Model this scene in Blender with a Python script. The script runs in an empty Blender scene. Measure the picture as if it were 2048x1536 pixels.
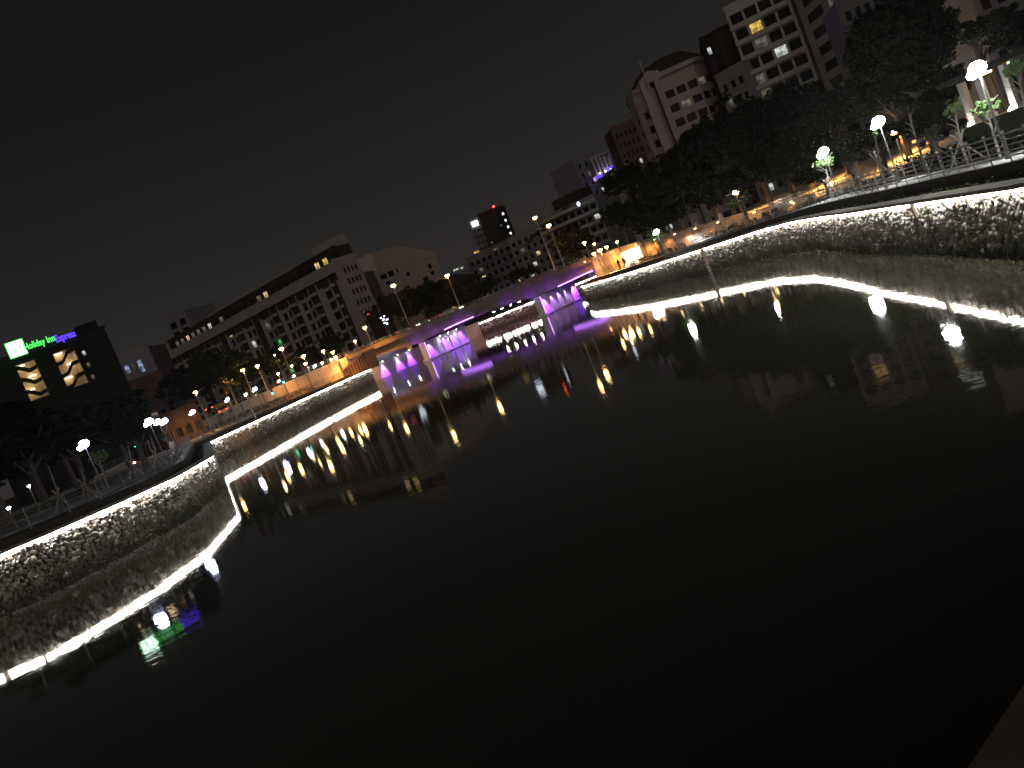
import bpy, bmesh, math, random
import numpy as np
from mathutils import Vector, Matrix
random.seed(7); rng = np.random.default_rng(7)
sc = bpy.context.scene
C = sc.collection
# ------------------------------------------------------------------ camera
FPX, ROLL, PITCH, CH = 1850.0, math.radians(21.8), math.radians(5.0), 5.3
_up = np.array([-math.sin(ROLL)*math.cos(PITCH), -math.cos(ROLL)*math.cos(PITCH), -math.sin(PITCH)])
_fw = np.array([0, 0, 1.0]); _fw = _fw-(_fw@_up)*_up; _fw /= np.linalg.norm(_fw)
_rt = -np.cross(_fw, _up)
if _rt[0] < 0: _rt = -_rt
def ray(px, py):
    r = np.array([px-1024, py-768, FPX]); return np.array([r@_rt, r@_fw, r@_up])
def at(px, py, Y):                 # point seen at that pixel of the photo, Y metres ahead
    r = ray(px, py); p = r*(Y/r[1]); return Vector((p[0], p[1], p[2]+CH))
def atz(px, py, z):
    r = ray(px, py); p = r*((z-CH)/r[2]); return Vector((p[0], p[1], z))
cam_d = bpy.data.cameras.new('camera'); cam = bpy.data.objects.new('camera', cam_d); C.objects.link(cam)
cam_d.sensor_width = 36; cam_d.lens = FPX*36/2048; cam_d.clip_end = 9000; cam_d.clip_start = 0.1
# image axes (x right, y down, z forward) expressed in world coordinates
def w(v): return Vector((float(v@_rt), float(v@_fw), float(v@_up)))
ax = w(np.array([1.0, 0, 0])); ay = -w(np.array([0, 1.0, 0])); az = -w(np.array([0, 0, 1.0]))
cam.matrix_world = Matrix(((ax.x, ay.x, az.x, 0), (ax.y, ay.y, az.y, 0), (ax.z, ay.z, az.z, CH), (0, 0, 0, 1)))
sc.camera = cam
# ------------------------------------------------------------------ sky and light
wd = bpy.data.worlds.new('World'); sc.world = wd; wd.use_nodes = True
nt = wd.node_tree; nt.nodes.clear()
out = nt.nodes.new('ShaderNodeOutputWorld')
sky = nt.nodes.new('ShaderNodeTexSky'); sky.sky_type = 'NISHITA'; sky.sun_disc = False
sky.sun_elevation = math.radians(-8); sky.sun_rotation = math.radians(200); sky.air_density = 2
b1 = nt.nodes.new('ShaderNodeBackground'); b1.inputs[1].default_value = 0.05
nt.links.new(sky.outputs[0], b1.inputs[0])
tc = nt.nodes.new('ShaderNodeTexCoord'); sx = nt.nodes.new('ShaderNodeSeparateXYZ'); nt.links.new(tc.outputs['Generated'], sx.inputs[0])
rp = nt.nodes.new('ShaderNodeValToRGB'); nt.links.new(sx.outputs[2], rp.inputs[0])
SKY = [(0.0, (.031, .028, .0265)), (.08, (.0245, .0225, .0215)), (.2, (.0140, .0132, .0128)), (.36, (.0078, .0077, .0076)), (.8, (.0050, .0051, .0052))]
rp.color_ramp.elements[0].position = 0; rp.color_ramp.elements[0].color = (*SKY[0][1], 1)
rp.color_ramp.elements[1].position = SKY[-1][0]; rp.color_ramp.elements[1].color = (*SKY[-1][1], 1)
for p, c in SKY[1:-1]:
    e = rp.color_ramp.elements.new(p); e.color = (*c, 1)
b2 = nt.nodes.new('ShaderNodeBackground'); nt.links.new(rp.outputs[0], b2.inputs[0]); b2.inputs[1].default_value = 1
ad = nt.nodes.new('ShaderNodeAddShader'); nt.links.new(b1.outputs[0], ad.inputs[0]); nt.links.new(b2.outputs[0], ad.inputs[1])
nt.links.new(ad.outputs[0], out.inputs[0])
sd = bpy.data.lights.new('city_glow', 'SUN'); sd.energy = 0.27; sd.angle = math.radians(40); sd.color = (1, .88, .80)
so = bpy.data.objects.new('city_glow', sd); C.objects.link(so)
so.rotation_euler = (math.radians(72), 0, math.radians(0))      # low diffuse glow of the town behind the camera
sc.view_settings.view_transform = 'Standard'; sc.view_settings.look = 'None'
sc.view_settings.exposure = 0; sc.view_settings.gamma = 1
sc.cycles.use_denoising = True
sc.cycles.max_bounces = 5; sc.cycles.diffuse_bounces = 2; sc.cycles.glossy_bounces = 3; sc.cycles.transmission_bounces = 2
sc.cycles.sample_clamp_indirect = 4; sc.cycles.caustics_reflective = False; sc.cycles.caustics_refractive = False
# ------------------------------------------------------------------ materials
def mat(name, col, col2=None, scale=3.0, rough=.8, metal=0.0, bump=0.0, emit=None, es=0.0, detail=6, coat=0.0):
    m = bpy.data.materials.new(name); m.use_nodes = True
    n = m.node_tree; b = n.nodes['Principled BSDF']
    b.inputs['Roughness'].default_value = rough; b.inputs['Metallic'].default_value = metal
    tcn = n.nodes.new('ShaderNodeTexCoord'); no = n.nodes.new('ShaderNodeTexNoise')
    no.inputs['Scale'].default_value = scale; no.inputs['Detail'].default_value = detail; no.inputs['Roughness'].default_value = .65
    n.links.new(tcn.outputs['Object'], no.inputs['Vector'])
    if col2 is None: col2 = tuple(c*.72 for c in col)
    r = n.nodes.new('ShaderNodeValToRGB'); r.color_ramp.elements[0].position = .32; r.color_ramp.elements[1].position = .68
    r.color_ramp.elements[0].color = (*col2, 1); r.color_ramp.elements[1].color = (*col, 1)
    n.links.new(no.outputs[0], r.inputs[0]); n.links.new(r.outputs[0], b.inputs['Base Color'])
    if bump:
        bp = n.nodes.new('ShaderNodeBump'); bp.inputs['Strength'].default_value = bump; bp.inputs['Distance'].default_value = .05
        n.links.new(no.outputs[0], bp.inputs['Height']); n.links.new(bp.outputs[0], b.inputs['Normal'])
    if emit:
        b.inputs['Emission Color'].default_value = (*emit, 1); b.inputs['Emission Strength'].default_value = es
    if coat: b.inputs['Coat Weight'].default_value = coat
    return m
def stained(name, col, col2, streak=(.05, .05, 2.5)):
    m = mat(name, col, col2, 1.0)
    n = m.node_tree; no = [x for x in n.nodes if x.type == 'TEX_NOISE'][0]; t = [x for x in n.nodes if x.type == 'TEX_COORD'][0]
    mp = n.nodes.new('ShaderNodeMapping'); mp.inputs['Scale'].default_value = (1/ streak[0]*.06, 1/streak[1]*.06, 1/streak[2]*.5)
    n.links.new(t.outputs['Object'], mp.inputs[0]); n.links.new(mp.outputs[0], no.inputs['Vector'])
    return m
def glow(name, col, s, seen=True):
    m = bpy.data.materials.new(name); m.use_nodes = True; n = m.node_tree; n.nodes.clear()
    e = n.nodes.new('ShaderNodeEmission'); e.inputs[0].default_value = (*col, 1); e.inputs[1].default_value = s
    o = n.nodes.new('ShaderNodeOutputMaterial'); n.links.new(e.outputs[0], o.inputs[0]); return m
def glow_uneven(name, c1, c2, s, scale):
    m = glow(name, c1, s); n = m.node_tree; e = [x for x in n.nodes if x.type == 'EMISSION'][0]
    t = n.nodes.new('ShaderNodeTexCoord'); no = n.nodes.new('ShaderNodeTexNoise'); no.inputs['Scale'].default_value = scale
    r = n.nodes.new('ShaderNodeValToRGB'); r.color_ramp.elements[0].color = (*c1, 1); r.color_ramp.elements[1].color = (*c2, 1)
    r.color_ramp.elements[0].position = .4; r.color_ramp.elements[1].position = .6
    n.links.new(t.outputs['Object'], no.inputs[0]); n.links.new(no.outputs[0], r.inputs[0]); n.links.new(r.outputs[0], e.inputs[0]); return m
M = dict(
 concrete=stained('concrete', (.30, .27, .24), (.22, .19, .165)),
 deckconc=stained('bridge_concrete', (.19, .145, .115), (.14, .105, .085)),
 pale=stained('pale_concrete', (.55, .52, .50), (.45, .42, .40)),
 stone=mat('gabion_stone', (.50, .475, .43), (.22, .205, .18), 1.3, .9, bump=.5),
 backing=mat('gabion_backing', (.10, .09, .075), None, 3, .95),
 coping=mat('coping_stone', (.26, .24, .21), None, 2, .85, bump=.3),
 kerb=mat('dark_kerb', (.055, .045, .038), (.035, .03, .026), 2, .9, bump=.3),
 paving=mat('paving', (.46, .46, .46), (.34, .34, .34), 1.2, .7, bump=.15),
 ground=mat('bank_grass', (.030, .038, .018), (.018, .020, .010), .8, .95, bump=.5),
 soil=mat('ledge_soil', (.085, .055, .035), (.045, .032, .022), 2, .95, bump=.6),
 asphalt=mat('asphalt', (.055, .053, .05), (.04, .038, .036), 3, .85, bump=.2),
 rail=mat('rail_metal', (.42, .43, .43), (.34, .35, .35), 5, .32, .85),
 pole=mat('pole_paint', (.20, .21, .21), None, 5, .45, .3),
 polelight=mat('galvanised_pole', (.45, .43, .40), None, 5, .45, .5),
 shade=mat('lamp_shade_metal', (.12, .12, .12), None, 5, .4, .5),
 bark=mat('bark', (.10, .085, .07), (.05, .042, .035), 6, .9, bump=.6),
 youngbark=mat('young_bark', (.30, .28, .25), (.20, .18, .16), 6, .85),
 stake=mat('timber_stake', (.36, .33, .29), (.26, .23, .2), 6, .8),
 leafdark=mat('dark_leaves', (.018, .027, .014), (.009, .014, .008), .6, .8),
 leafmid=mat('mid_leaves', (.045, .060, .026), (.024, .034, .016), .6, .65),
 leafyoung=mat('young_leaves', (.16, .26, .10), (.09, .16, .06), .9, .55),
 apt=stained('apartment_render', (.46, .41, .38), (.36, .325, .30)),
 aptdark=stained('dark_brown_render', (.06, .043, .036), (.042, .032, .027)),
 aptgrey=stained('cool_grey_render', (.26, .26, .27), (.21, .21, .22)),
 beige=stained('beige_render', (.56, .47, .40), (.48, .40, .34)),
 beigelight=stained('pale_beige_render', (.74, .63, .55), (.64, .54, .47)),
 white=stained('white_render', (.50, .48, .46), (.43, .41, .39)),
 pinkish=stained('warm_render', (.46, .40, .38), (.39, .34, .32)),
 hoteldark=stained('hotel_dark_wall', (.022, .021, .020), (.016, .015, .015)),
 cream=mat('stairwell_plaster', (.62, .50, .34), (.50, .38, .24), .35, .8),
 roof=mat('roof_tile', (.055, .045, .04), (.035, .03, .028), 2, .9),
 redwall=stained('brick_red_wall', (.17, .095, .08), (.11, .065, .055)),
 glass=mat('dark_glass', (.012, .012, .014), None, 3, .4),
 brownglass=mat('curtained_glass', (.035, .026, .023), (.018, .014, .012), .8, .45),
 skin=mat('skin', (.50, .34, .26), None, 8, .6),
 white_cloth=mat('white_cloth', (.75, .68, .68), None, 6, .9),
 pink_cloth=mat('pink_grey_cloth', (.50, .40, .40), None, 6, .9),
 dark_cloth=mat('dark_cloth', (.025, .025, .03), None, 6, .9),
 grey_cloth=mat('grey_cloth', (.22, .21, .23), None, 6, .9),
 hair=mat('hair', (.015, .012, .010), None, 20, .6),
 carpaint=mat('car_paint_silver', (.38, .38, .40), None, 4, .3, .5, coat=.5),
 carred=mat('car_paint_red', (.30, .03, .02), None, 4, .3, .2, coat=.5),
 cardark=mat('car_paint_dark', (.03, .03, .035), None, 4, .3, .3, coat=.5),
 tyre=mat('tyre_rubber', (.02, .02, .02), None, 8, .9),
 step=mat('near_stone', (.27, .19, .145), (.16, .12, .09), 2.5, .9, bump=.4),
 gauge=mat('gauge_board', (.20, .16, .13), (.14, .11, .09), 3, .8),
)
for k_ in ('glass', 'brownglass', 'leafdark', 'leafmid', 'leafyoung', 'roof', 'aptdark', 'hoteldark'): M[k_].node_tree.nodes['Principled BSDF'].inputs['Specular IOR Level'].default_value = .12
G = dict(
 strip=glow_uneven('led_strip_white', (1, .96, .90), (.62, .57, .50), 88, .55),
 lampw=glow('park_lamp_white', (1, .99, .96), 230),
 lampsmall=glow('park_lamp_small', (.95, 1, .98), 26),
 lampb=glow('park_lamp_bluish', (.66, .72, 1.0), 75),
 sodium=glow('sodium_lamp', (1, .60, .22), 42),
 sodium_pale=glow('sodium_lamp_pale', (1, .72, .36), 30),
 purple=glow('led_purple', (.42, .12, 1.0), 9),
 purplebright=glow('led_purple_bright', (.52, .20, 1.0), 7),
 whitespot=glow('white_spot_lens', (1, .97, .9), 140),
 warmwin=glow_uneven('lit_window_warm', (.95, .72, .35), (.35, .24, .10), .95, .8),
 yellowwin=glow_uneven('lit_window_yellow', (.9, .62, .14), (.30, .20, .05), 1.0, 1.1),
 dimwin=glow_uneven('lit_window_dim', (.22, .20, .15), (.06, .055, .04), .7, .8),
 palewin=glow_uneven('lit_window_pale', (.9, .95, .9), (.3, .32, .3), .8, .8),
 bluewin=glow_uneven('lit_window_bluish', (.45, .58, .85), (.08, .10, .16), .9, .7),
 greenwin=glow_uneven('lit_window_green', (.05, .75, .22), (.01, .12, .04), .9, .8),
 signgreen=glow('sign_green', (.10, .95, .16), 1.6),
 signlogo=glow('sign_logo_pale_green', (.80, 1.0, .86), 5),
 signblue=glow('sign_blue', (.10, .05, 1.0), 2.2),
 screen=glow('sign_white_blue', (.80, .86, 1.0), 3),
 red=glow('red_light', (1, .06, .03), 6),
 green=glow('green_light', (.05, 1, .45), 5),
 cyan=glow('cyan_light', (.1, .8, 1), 5),
 amber=glow('amber_light', (1, .38, .06), 6),
 headlight=glow('headlight', (1, .86, .6), 12),
 flood=glow('underpass_light', (1, .88, .66), 320),
 tubewhite=glow('underpass_tube_white', (.95, 1.0, .92), 22),
 pinkneon=glow('pink_neon', (1, .12, .22), 1.6),
 crown=glow('tower_crown_light', (1, .85, .62), 14),
 stairlight=glow('stair_ceiling_light', (1, .80, .50), 13),
)
_n = M['stone'].node_tree; _b = _n.nodes['Principled BSDF']  # stones darken towards the water: tide line plus painted fade of strip light
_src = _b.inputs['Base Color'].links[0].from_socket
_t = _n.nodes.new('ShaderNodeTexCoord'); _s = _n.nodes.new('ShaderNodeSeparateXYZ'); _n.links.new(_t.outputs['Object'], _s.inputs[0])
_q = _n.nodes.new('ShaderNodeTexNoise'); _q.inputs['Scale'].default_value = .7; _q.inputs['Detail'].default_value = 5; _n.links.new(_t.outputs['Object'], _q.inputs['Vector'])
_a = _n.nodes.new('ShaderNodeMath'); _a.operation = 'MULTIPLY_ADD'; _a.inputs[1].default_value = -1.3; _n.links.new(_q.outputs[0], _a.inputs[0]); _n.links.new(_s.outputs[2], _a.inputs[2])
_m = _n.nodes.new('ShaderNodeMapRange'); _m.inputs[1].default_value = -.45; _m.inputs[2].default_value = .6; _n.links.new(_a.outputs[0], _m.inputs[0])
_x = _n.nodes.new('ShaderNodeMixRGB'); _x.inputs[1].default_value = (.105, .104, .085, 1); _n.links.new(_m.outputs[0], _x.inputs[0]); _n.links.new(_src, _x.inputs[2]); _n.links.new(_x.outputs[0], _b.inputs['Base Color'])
# ------------------------------------------------------------------ mesh helpers
class MB:
    def __init__(s): s.v = []; s.f = []
    def add(s, vs, fs):
        n = len(s.v); s.v += [tuple(v) for v in vs]; s.f += [tuple(i+n for i in f) for f in fs]; return s
    def box(s, c, size, ang=0.0, tilt=None):
        x, y, z = size[0]/2, size[1]/2, size[2]/2
        ca, sa = math.cos(ang), math.sin(ang)
        vs = []
        for dz in (-z, z):
            for dx, dy in ((-x, -y), (x, -y), (x, y), (-x, y)):
                vs.append((c[0]+dx*ca-dy*sa, c[1]+dx*sa+dy*ca, c[2]+dz))
        return s.add(vs, [(3, 2, 1, 0), (4, 5, 6, 7), (0, 1, 5, 4), (1, 2, 6, 5), (2, 3, 7, 6), (3, 0, 4, 7)])
    def tube(s, pts, r, n=6, cap=True):
        pts = [Vector(p) for p in pts]; rs = r if isinstance(r, (list, tuple)) else [r]*len(pts)
        rings = []
        for i, p in enumerate(pts):
            d = (pts[min(i+1, len(pts)-1)]-pts[max(i-1, 0)])
            if d.length < 1e-9: d = Vector((0, 0, 1))
            d.normalize(); u = d.cross(Vector((0, 0, 1)))
            if u.length < .05: u = d.cross(Vector((0, 1, 0)))
            u.normalize(); v = d.cross(u)
            rings.append([p+(u*math.cos(a)+v*math.sin(a))*rs[i] for a in [2*math.pi*k/n for k in range(n)]])
        vs = [q for rg in rings for q in rg]; fs = []
        for i in range(len(pts)-1):
            for k in range(n): fs.append((i*n+k, i*n+(k+1) % n, (i+1)*n+(k+1) % n, (i+1)*n+k))
        if cap: fs += [tuple(range(n))[::-1], tuple((len(pts)-1)*n+k for k in range(n))]
        return s.add(vs, fs)
    def lathe(s, prof, c=(0, 0, 0), n=12):
        vs = [(c[0]+r*math.cos(2*math.pi*k/n), c[1]+r*math.sin(2*math.pi*k/n), c[2]+z) for r, z in prof for k in range(n)]
        fs = [(i*n+k, i*n+(k+1) % n, (i+1)*n+(k+1) % n, (i+1)*n+k) for i in range(len(prof)-1) for k in range(n)]
        fs += [tuple(range(n))[::-1], tuple((len(prof)-1)*n+k for k in range(n))]
        return s.add(vs, fs)
    def prism(s, poly, z0, z1):
        n = len(poly)
        z0s = z0 if isinstance(z0, (list, tuple)) else [z0]*n; z1s = z1 if isinstance(z1, (list, tuple)) else [z1]*n
        vs = [(p[0], p[1], z0s[i]) for i, p in enumerate(poly)]+[(p[0], p[1], z1s[i]) for i, p in enumerate(poly)]
        fs = [(i, (i+1) % n, n+(i+1) % n, n+i) for i in range(n)]+[tuple(range(n))[::-1], tuple(range(n, 2*n))]
        return s.add(vs, fs)
    def build(s, name, m, parent=None, smooth=False):
        me = bpy.data.meshes.new(name); me.from_pydata(s.v, [], s.f); me.update()
        if m is not None: me.materials.append(m)
        if smooth: me.polygons.foreach_set('use_smooth', [True]*len(me.polygons))
        return link(name, me, parent)
def link(name, me, parent=None):
    o = bpy.data.objects.new(name, me); C.objects.link(o)
    if parent is not None: o.parent = parent
    return o
def thing(name, label, cat, loc=(0, 0, 0), rz=0.0, group=None):
    o = bpy.data.objects.new(name, None); C.objects.link(o); o.empty_display_size = .3
    o.location = loc; o.rotation_euler = (0, 0, rz); return tag(o, label, cat, group)
def tag(o, label, cat, group=None, kind=None):
    if label: o['label'] = label
    if cat: o['category'] = cat
    if group: o['group'] = group
    if kind: o['kind'] = kind
    return o
def struct(o): o['kind'] = 'structure'; return o
def copy_tree(o, parent=None):
    c = o.copy(); C.objects.link(c)
    if parent is not None: c.parent = parent
    for ch in [x for x in C.objects if x.parent == o]: copy_tree(ch, c)
    return c
def V2(p): return Vector((p[0], p[1]))
def offset(line, d):       # offset a polyline to its left by d
    res = []
    for i, p in enumerate(line):
        a = (V2(p)-V2(line[i-1])).normalized() if i else None
        b = (V2(line[i+1])-V2(p)).normalized() if i < len(line)-1 else None
        if a is None: a = b
        if b is None: b = a
        na = Vector((-a.y, a.x)); nb = Vector((-b.y, b.x)); n = (na+nb)
        if n.length < .2: n = na.copy()
        n.normalize(); k = 1/max(.45, n.dot(na))
        res.append((p[0]+n.x*d*k, p[1]+n.y*d*k))
    return res
def ribbon(mb, a, b, za, zb):      # a strip of quads between two polylines
    n = len(a); za = za if isinstance(za, (list, tuple)) else [za]*n; zb = zb if isinstance(zb, (list, tuple)) else [zb]*n
    mb.add([(a[i][0], a[i][1], za[i]) for i in range(n)]+[(b[i][0], b[i][1], zb[i]) for i in range(n)],
           [(i, i+1, n+i+1, n+i) for i in range(n-1)])
def resample(line, zs, step):
    P = [Vector((p[0], p[1], z)) for p, z in zip(line, zs)]; out = []
    L = [0]
    for a, b in zip(P, P[1:]): L.append(L[-1]+(b.xy-a.xy).length)
    n = max(1, int(L[-1]/step)); j = 0
    for k in range(n+1):
        s = L[-1]*k/n
        while j < len(P)-2 and L[j+1] < s: j += 1
        t = (s-L[j])/max(1e-6, L[j+1]-L[j]); out.append(P[j].lerp(P[j+1], min(1, t)))
    return out
# ------------------------------------------------------------------ banks (plan)
RB = [(17, -14), (17, 6), (17.2, 20), (17.7, 29.7), (19.2, 37.5), (20.5, 44.2), (22, 52.5), (24.2, 63), (26.2, 74.4), (26.6, 84), (25.4, 92.5), (23.5, 101), (21, 113.5), (18.9, 132), (17.4, 150), (17.6, 161)]
RZ = [2.5]*len(RB)
LB = [(-24, 176), (-27.3, 166), (-31.8, 145), (-34.9, 125), (-36.8, 112), (-23.2, 69.8), (-21.9, 57.8), (-23.2, 51.5), (-25.2, 47.6), (-26.8, 45.9), (-38, 43), (-60, 40)]
LZ = [2.5, 2.5, 2.5, 2.5, 2.5, 2.5, 2.6, 2.72, 2.8, 2.85, 2.9, 2.9]
LBr = LB[::-1]; LZr = LZ[::-1]      # left bank from near to far: the land is on its left-hand side
FW = [(-2, 208), (60, 222), (260, 232)]
def zplus(zs, d): return [z+d for z in zs]
# water
wm = bpy.data.materials.new('river_water'); wm.use_nodes = True
n = wm.node_tree; b = n.nodes['Principled BSDF']
b.inputs['Base Color'].default_value = (.060, .059, .044, 1); b.inputs['Roughness'].default_value = .03; b.inputs['IOR'].default_value = 1.33
tcn = n.nodes.new('ShaderNodeTexCoord')
def noi(scale, detail, rough=.5):
    x = n.nodes.new('ShaderNodeTexNoise'); x.inputs['Scale'].default_value = scale; x.inputs['Detail'].default_value = detail; x.inputs['Roughness'].default_value = rough
    n.links.new(tcn.outputs['Object'], x.inputs['Vector']); return x
n1 = noi(.55, 3); n2 = noi(3.2, 3); n3 = noi(.035, 2)
n4 = noi(1.3, 4, .6)
bp4 = n.nodes.new('ShaderNodeBump'); bp4.inputs['Strength'].default_value = 1; bp4.inputs['Distance'].default_value = .0024; n.links.new(n4.outputs[0], bp4.inputs['Height'])
bp1 = n.nodes.new('ShaderNodeBump'); bp1.inputs['Strength'].default_value = 1; bp1.inputs['Distance'].default_value = .0036
bp2 = n.nodes.new('ShaderNodeBump'); bp2.inputs['Strength'].default_value = 1; bp2.inputs['Distance'].default_value = .0011
n.links.new(n1.outputs[0], bp1.inputs['Height']); n.links.new(n2.outputs[0], bp2.inputs['Height']); n.links.new(bp4.outputs[0], bp1.inputs['Normal']); n.links.new(bp1.outputs[0], bp2.inputs['Normal'])
n.links.new(bp2.outputs[0], b.inputs['Normal'])
wt = MB().add([(-400, -60, 0), (900, -60, 0), (900, 420, 0), (-400, 420, 0)], [(0, 1, 2, 3)]).build('water', wm); struct(wt)
# ground: both banks as one sheet of land with the river cut out of it
INS = 1.6
Ro = offset(RB, -INS); Lo = offset(LBr, INS)
gm = MB()
R_poly = [(p[0], p[1]) for p in Ro]+[(28, 178), (60, 192), (900, 205), (4000, 205), (4000, -200), (18.6, -200)]
gz = 2.96
gm.add([(x, y, gz) for x, y in R_poly], [tuple(range(len(R_poly)))])
L_poly = [(p[0], p[1]) for p in Lo]+[(-2.6, 209), (60, 223), (900, 240), (4000, 240), (4000, 5000), (-4000, 5000), (-4000, 20), (-61, 20)]
lz = [z+.46 for z in LZr]+[gz]*4+[gz]*4
gm.add([(x, y, z) for (x, y), z in zip(L_poly, lz)], [tuple(range(len(L_poly)))])
struct(gm.build('ground', M['ground']))
# ------------------------------------------------------------------ gabion walls
_ico = {}
def ico(sub):
    if sub not in _ico:
        bm = bmesh.new(); bmesh.ops.create_icosphere(bm, subdivisions=sub, radius=1)
        _ico[sub] = (np.array([v.co[:] for v in bm.verts]), np.array([[v.index for v in f.verts] for f in bm.faces])); bm.free()
    return _ico[sub]
def mesh_np(name, verts, faces, m, parent=None, smooth=False):
    me = bpy.data.meshes.new(name); k = faces.shape[1]
    me.vertices.add(len(verts)); me.vertices.foreach_set('co', verts.astype(np.float32).ravel())
    me.loops.add(len(faces)*k); me.loops.foreach_set('vertex_index', faces.astype(np.int32).ravel())
    me.polygons.add(len(faces)); me.polygons.foreach_set('loop_start', np.arange(0, len(faces)*k, k, dtype=np.int32))
    if smooth: me.polygons.foreach_set('use_smooth', np.ones(len(faces), bool))
    me.update(); me.validate(); me.materials.append(m)
    return me if parent is False else link(name, me, parent)
def gabion(label, line, zs, side, sizes):
    """line runs along the wall; side=-1 when the land is on the right-hand side (water on the left)."""
    root = thing('gabion_wall', label, 'retaining wall', (line[0][0], line[0][1], 0))
    L = [(p[0]-line[0][0], p[1]-line[0][1]) for p in line]
    back = offset(L, side*.35); bk = MB(); 
    ribbon(bk, L, L, -1.5, zs); ribbon(bk, L, back, zs, zs); ribbon(bk, back, back, zs, -1.5); bk.build('wall_core', M['backing'], root)
    # coping slabs: overhanging the face
    cp = MB(); f = offset(L, -side*.40); g = offset(L, side*.45)
    for i in range(len(L)-1):
        seg = (V2(L[i+1])-V2(L[i])).length; k = max(1, int(seg/1.5))
        for q in range(k):
            t0, t1 = q/k+.004, (q+1)/k-.004
            P = [V2(f[i]).lerp(V2(f[i+1]), t0), V2(f[i]).lerp(V2(f[i+1]), t1), V2(g[i]).lerp(V2(g[i+1]), t1), V2(g[i]).lerp(V2(g[i+1]), t0)]
            za = zs[i]+(zs[i+1]-zs[i])*t0+.10; zb = zs[i]+(zs[i+1]-zs[i])*t1+.10
            cp.prism(P, [za-.08, zb-.08, zb-.08, za-.08], [za+.08, zb+.08, zb+.08, za+.08])
    cp.build('coping', M['coping'], root)
    st = MB(); e = offset(L, -side*.17)
    for i in range(len(e)-1):
        a_, b_ = Vector((*e[i], zs[i]-.02)), Vector((*e[i+1], zs[i+1]-.02)); k = max(1, round((b_-a_).length/2.0))
        for q in range(k): st.tube([a_.lerp(b_, q/k+.012), a_.lerp(b_, (q+1)/k-.012)], .06, 6)
    st.build('led_strip', G['strip'], root)
    # stones
    allv, allf, off = [], [], 0
    fr = offset(L, 0.0)
    for i in range(len(L)-1):
        size, sub, y0 = sizes(line[i])
        a, b2_ = V2(L[i]), V2(L[i+1]); d = (b2_-a); ln = d.length; d.normalize()
        nn = Vector((-d.y, d.x))*(-side)      # towards the water
        V, F = ico(2 if sub > 1 else 1); nu = max(1, int(ln/(size*.86)))
        zmid = (zs[i]+zs[i+1])/2; rows = int((zmid+.35)/(size*.72))
        cnt = nu*rows
        uu = (np.tile(np.arange(nu), rows)+.5+rng.uniform(-.42, .42, cnt)+np.repeat(np.arange(rows) % 2*.5, nu))/nu*ln
        rr_ = np.repeat(np.arange(rows), nu); zz = zmid-.12-(rr_+.35+rng.uniform(-.32, .32, cnt))*size*.72
        oo = rng.uniform(-.05, .30, cnt)*size
        base = np.stack([a.x+d.x*uu+nn.x*oo, a.y+d.y*uu+nn.y*oo, zz], 1)
        sc3 = size*.5*rng.uniform(.70, 1.30, (cnt, 3))*rng.choice([.62, .9, 1.05, 1.4], cnt, p=[.28, .32, .25, .15])[:, None]
        vv = np.repeat(V[None], cnt, 0)
        for _k in range(5):           # knock flat faces off every stone so that it reads as broken rock
            nv = rng.normal(size=(cnt, 1, 3)); nv /= np.linalg.norm(nv, axis=2, keepdims=True); dd_ = (vv*nv).sum(2, keepdims=True); vv = vv-nv*np.maximum(0, dd_-rng.uniform(.45, .8, (cnt, 1, 1)))
        vv = vv*(1.12+rng.uniform(-.07, .07, (cnt, len(V), 1)))*sc3[:, None, :]
        th = rng.uniform(0, 6.28, cnt); ph = rng.uniform(-.6, .6, cnt)
        c_, s_ = np.cos(th)[:, None], np.sin(th)[:, None]
        x, y, z = vv[..., 0]*c_-vv[..., 1]*s_, vv[..., 0]*s_+vv[..., 1]*c_, vv[..., 2]
        cp_, sp_ = np.cos(ph)[:, None], np.sin(ph)[:, None]
        y, z = y*cp_-z*sp_, y*sp_+z*cp_
        vv = np.stack([x, y, z], -1)+base[:, None, :]
        allv.append(vv.reshape(-1, 3)); allf.append((F[None]+(np.arange(cnt)*len(V))[:, None, None]).reshape(-1, 3)+off); off += cnt*len(V)
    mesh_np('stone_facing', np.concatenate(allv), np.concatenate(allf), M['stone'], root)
    return root
def sz(p):
    y = p[1]
    return (.235, 1.5, 0) if y < 62 else ((.27, 1, 0) if y < 105 else (.34, 1, 0))
# break long pieces so that stone size can follow distance
def fine(line, zs, step):
    P = [(line[0][0], line[0][1], zs[0])]
    for i in range(len(line)-1):
        k = max(1, round((V2(line[i+1])-V2(line[i])).length/step))
        for q in range(1, k+1): P.append((line[i][0]+(line[i+1][0]-line[i][0])*q/k, line[i][1]+(line[i+1][1]-line[i][1])*q/k, zs[i]+(zs[i+1]-zs[i])*q/k))
    return [(p[0], p[1]) for p in P], [p[2] for p in P]
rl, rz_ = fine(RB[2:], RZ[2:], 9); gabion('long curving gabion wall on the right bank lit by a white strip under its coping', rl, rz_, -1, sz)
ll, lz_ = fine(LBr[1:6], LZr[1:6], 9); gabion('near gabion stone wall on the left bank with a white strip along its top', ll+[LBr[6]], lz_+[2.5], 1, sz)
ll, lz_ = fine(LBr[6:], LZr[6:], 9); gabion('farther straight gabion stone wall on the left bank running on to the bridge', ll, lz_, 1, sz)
ll, lz_ = fine(FW, [2.5]*3, 12); gabion('far gabion stone wall seen through the openings under the bridge', ll, lz_, 1, lambda p: (.55, 1, 0))
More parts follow.
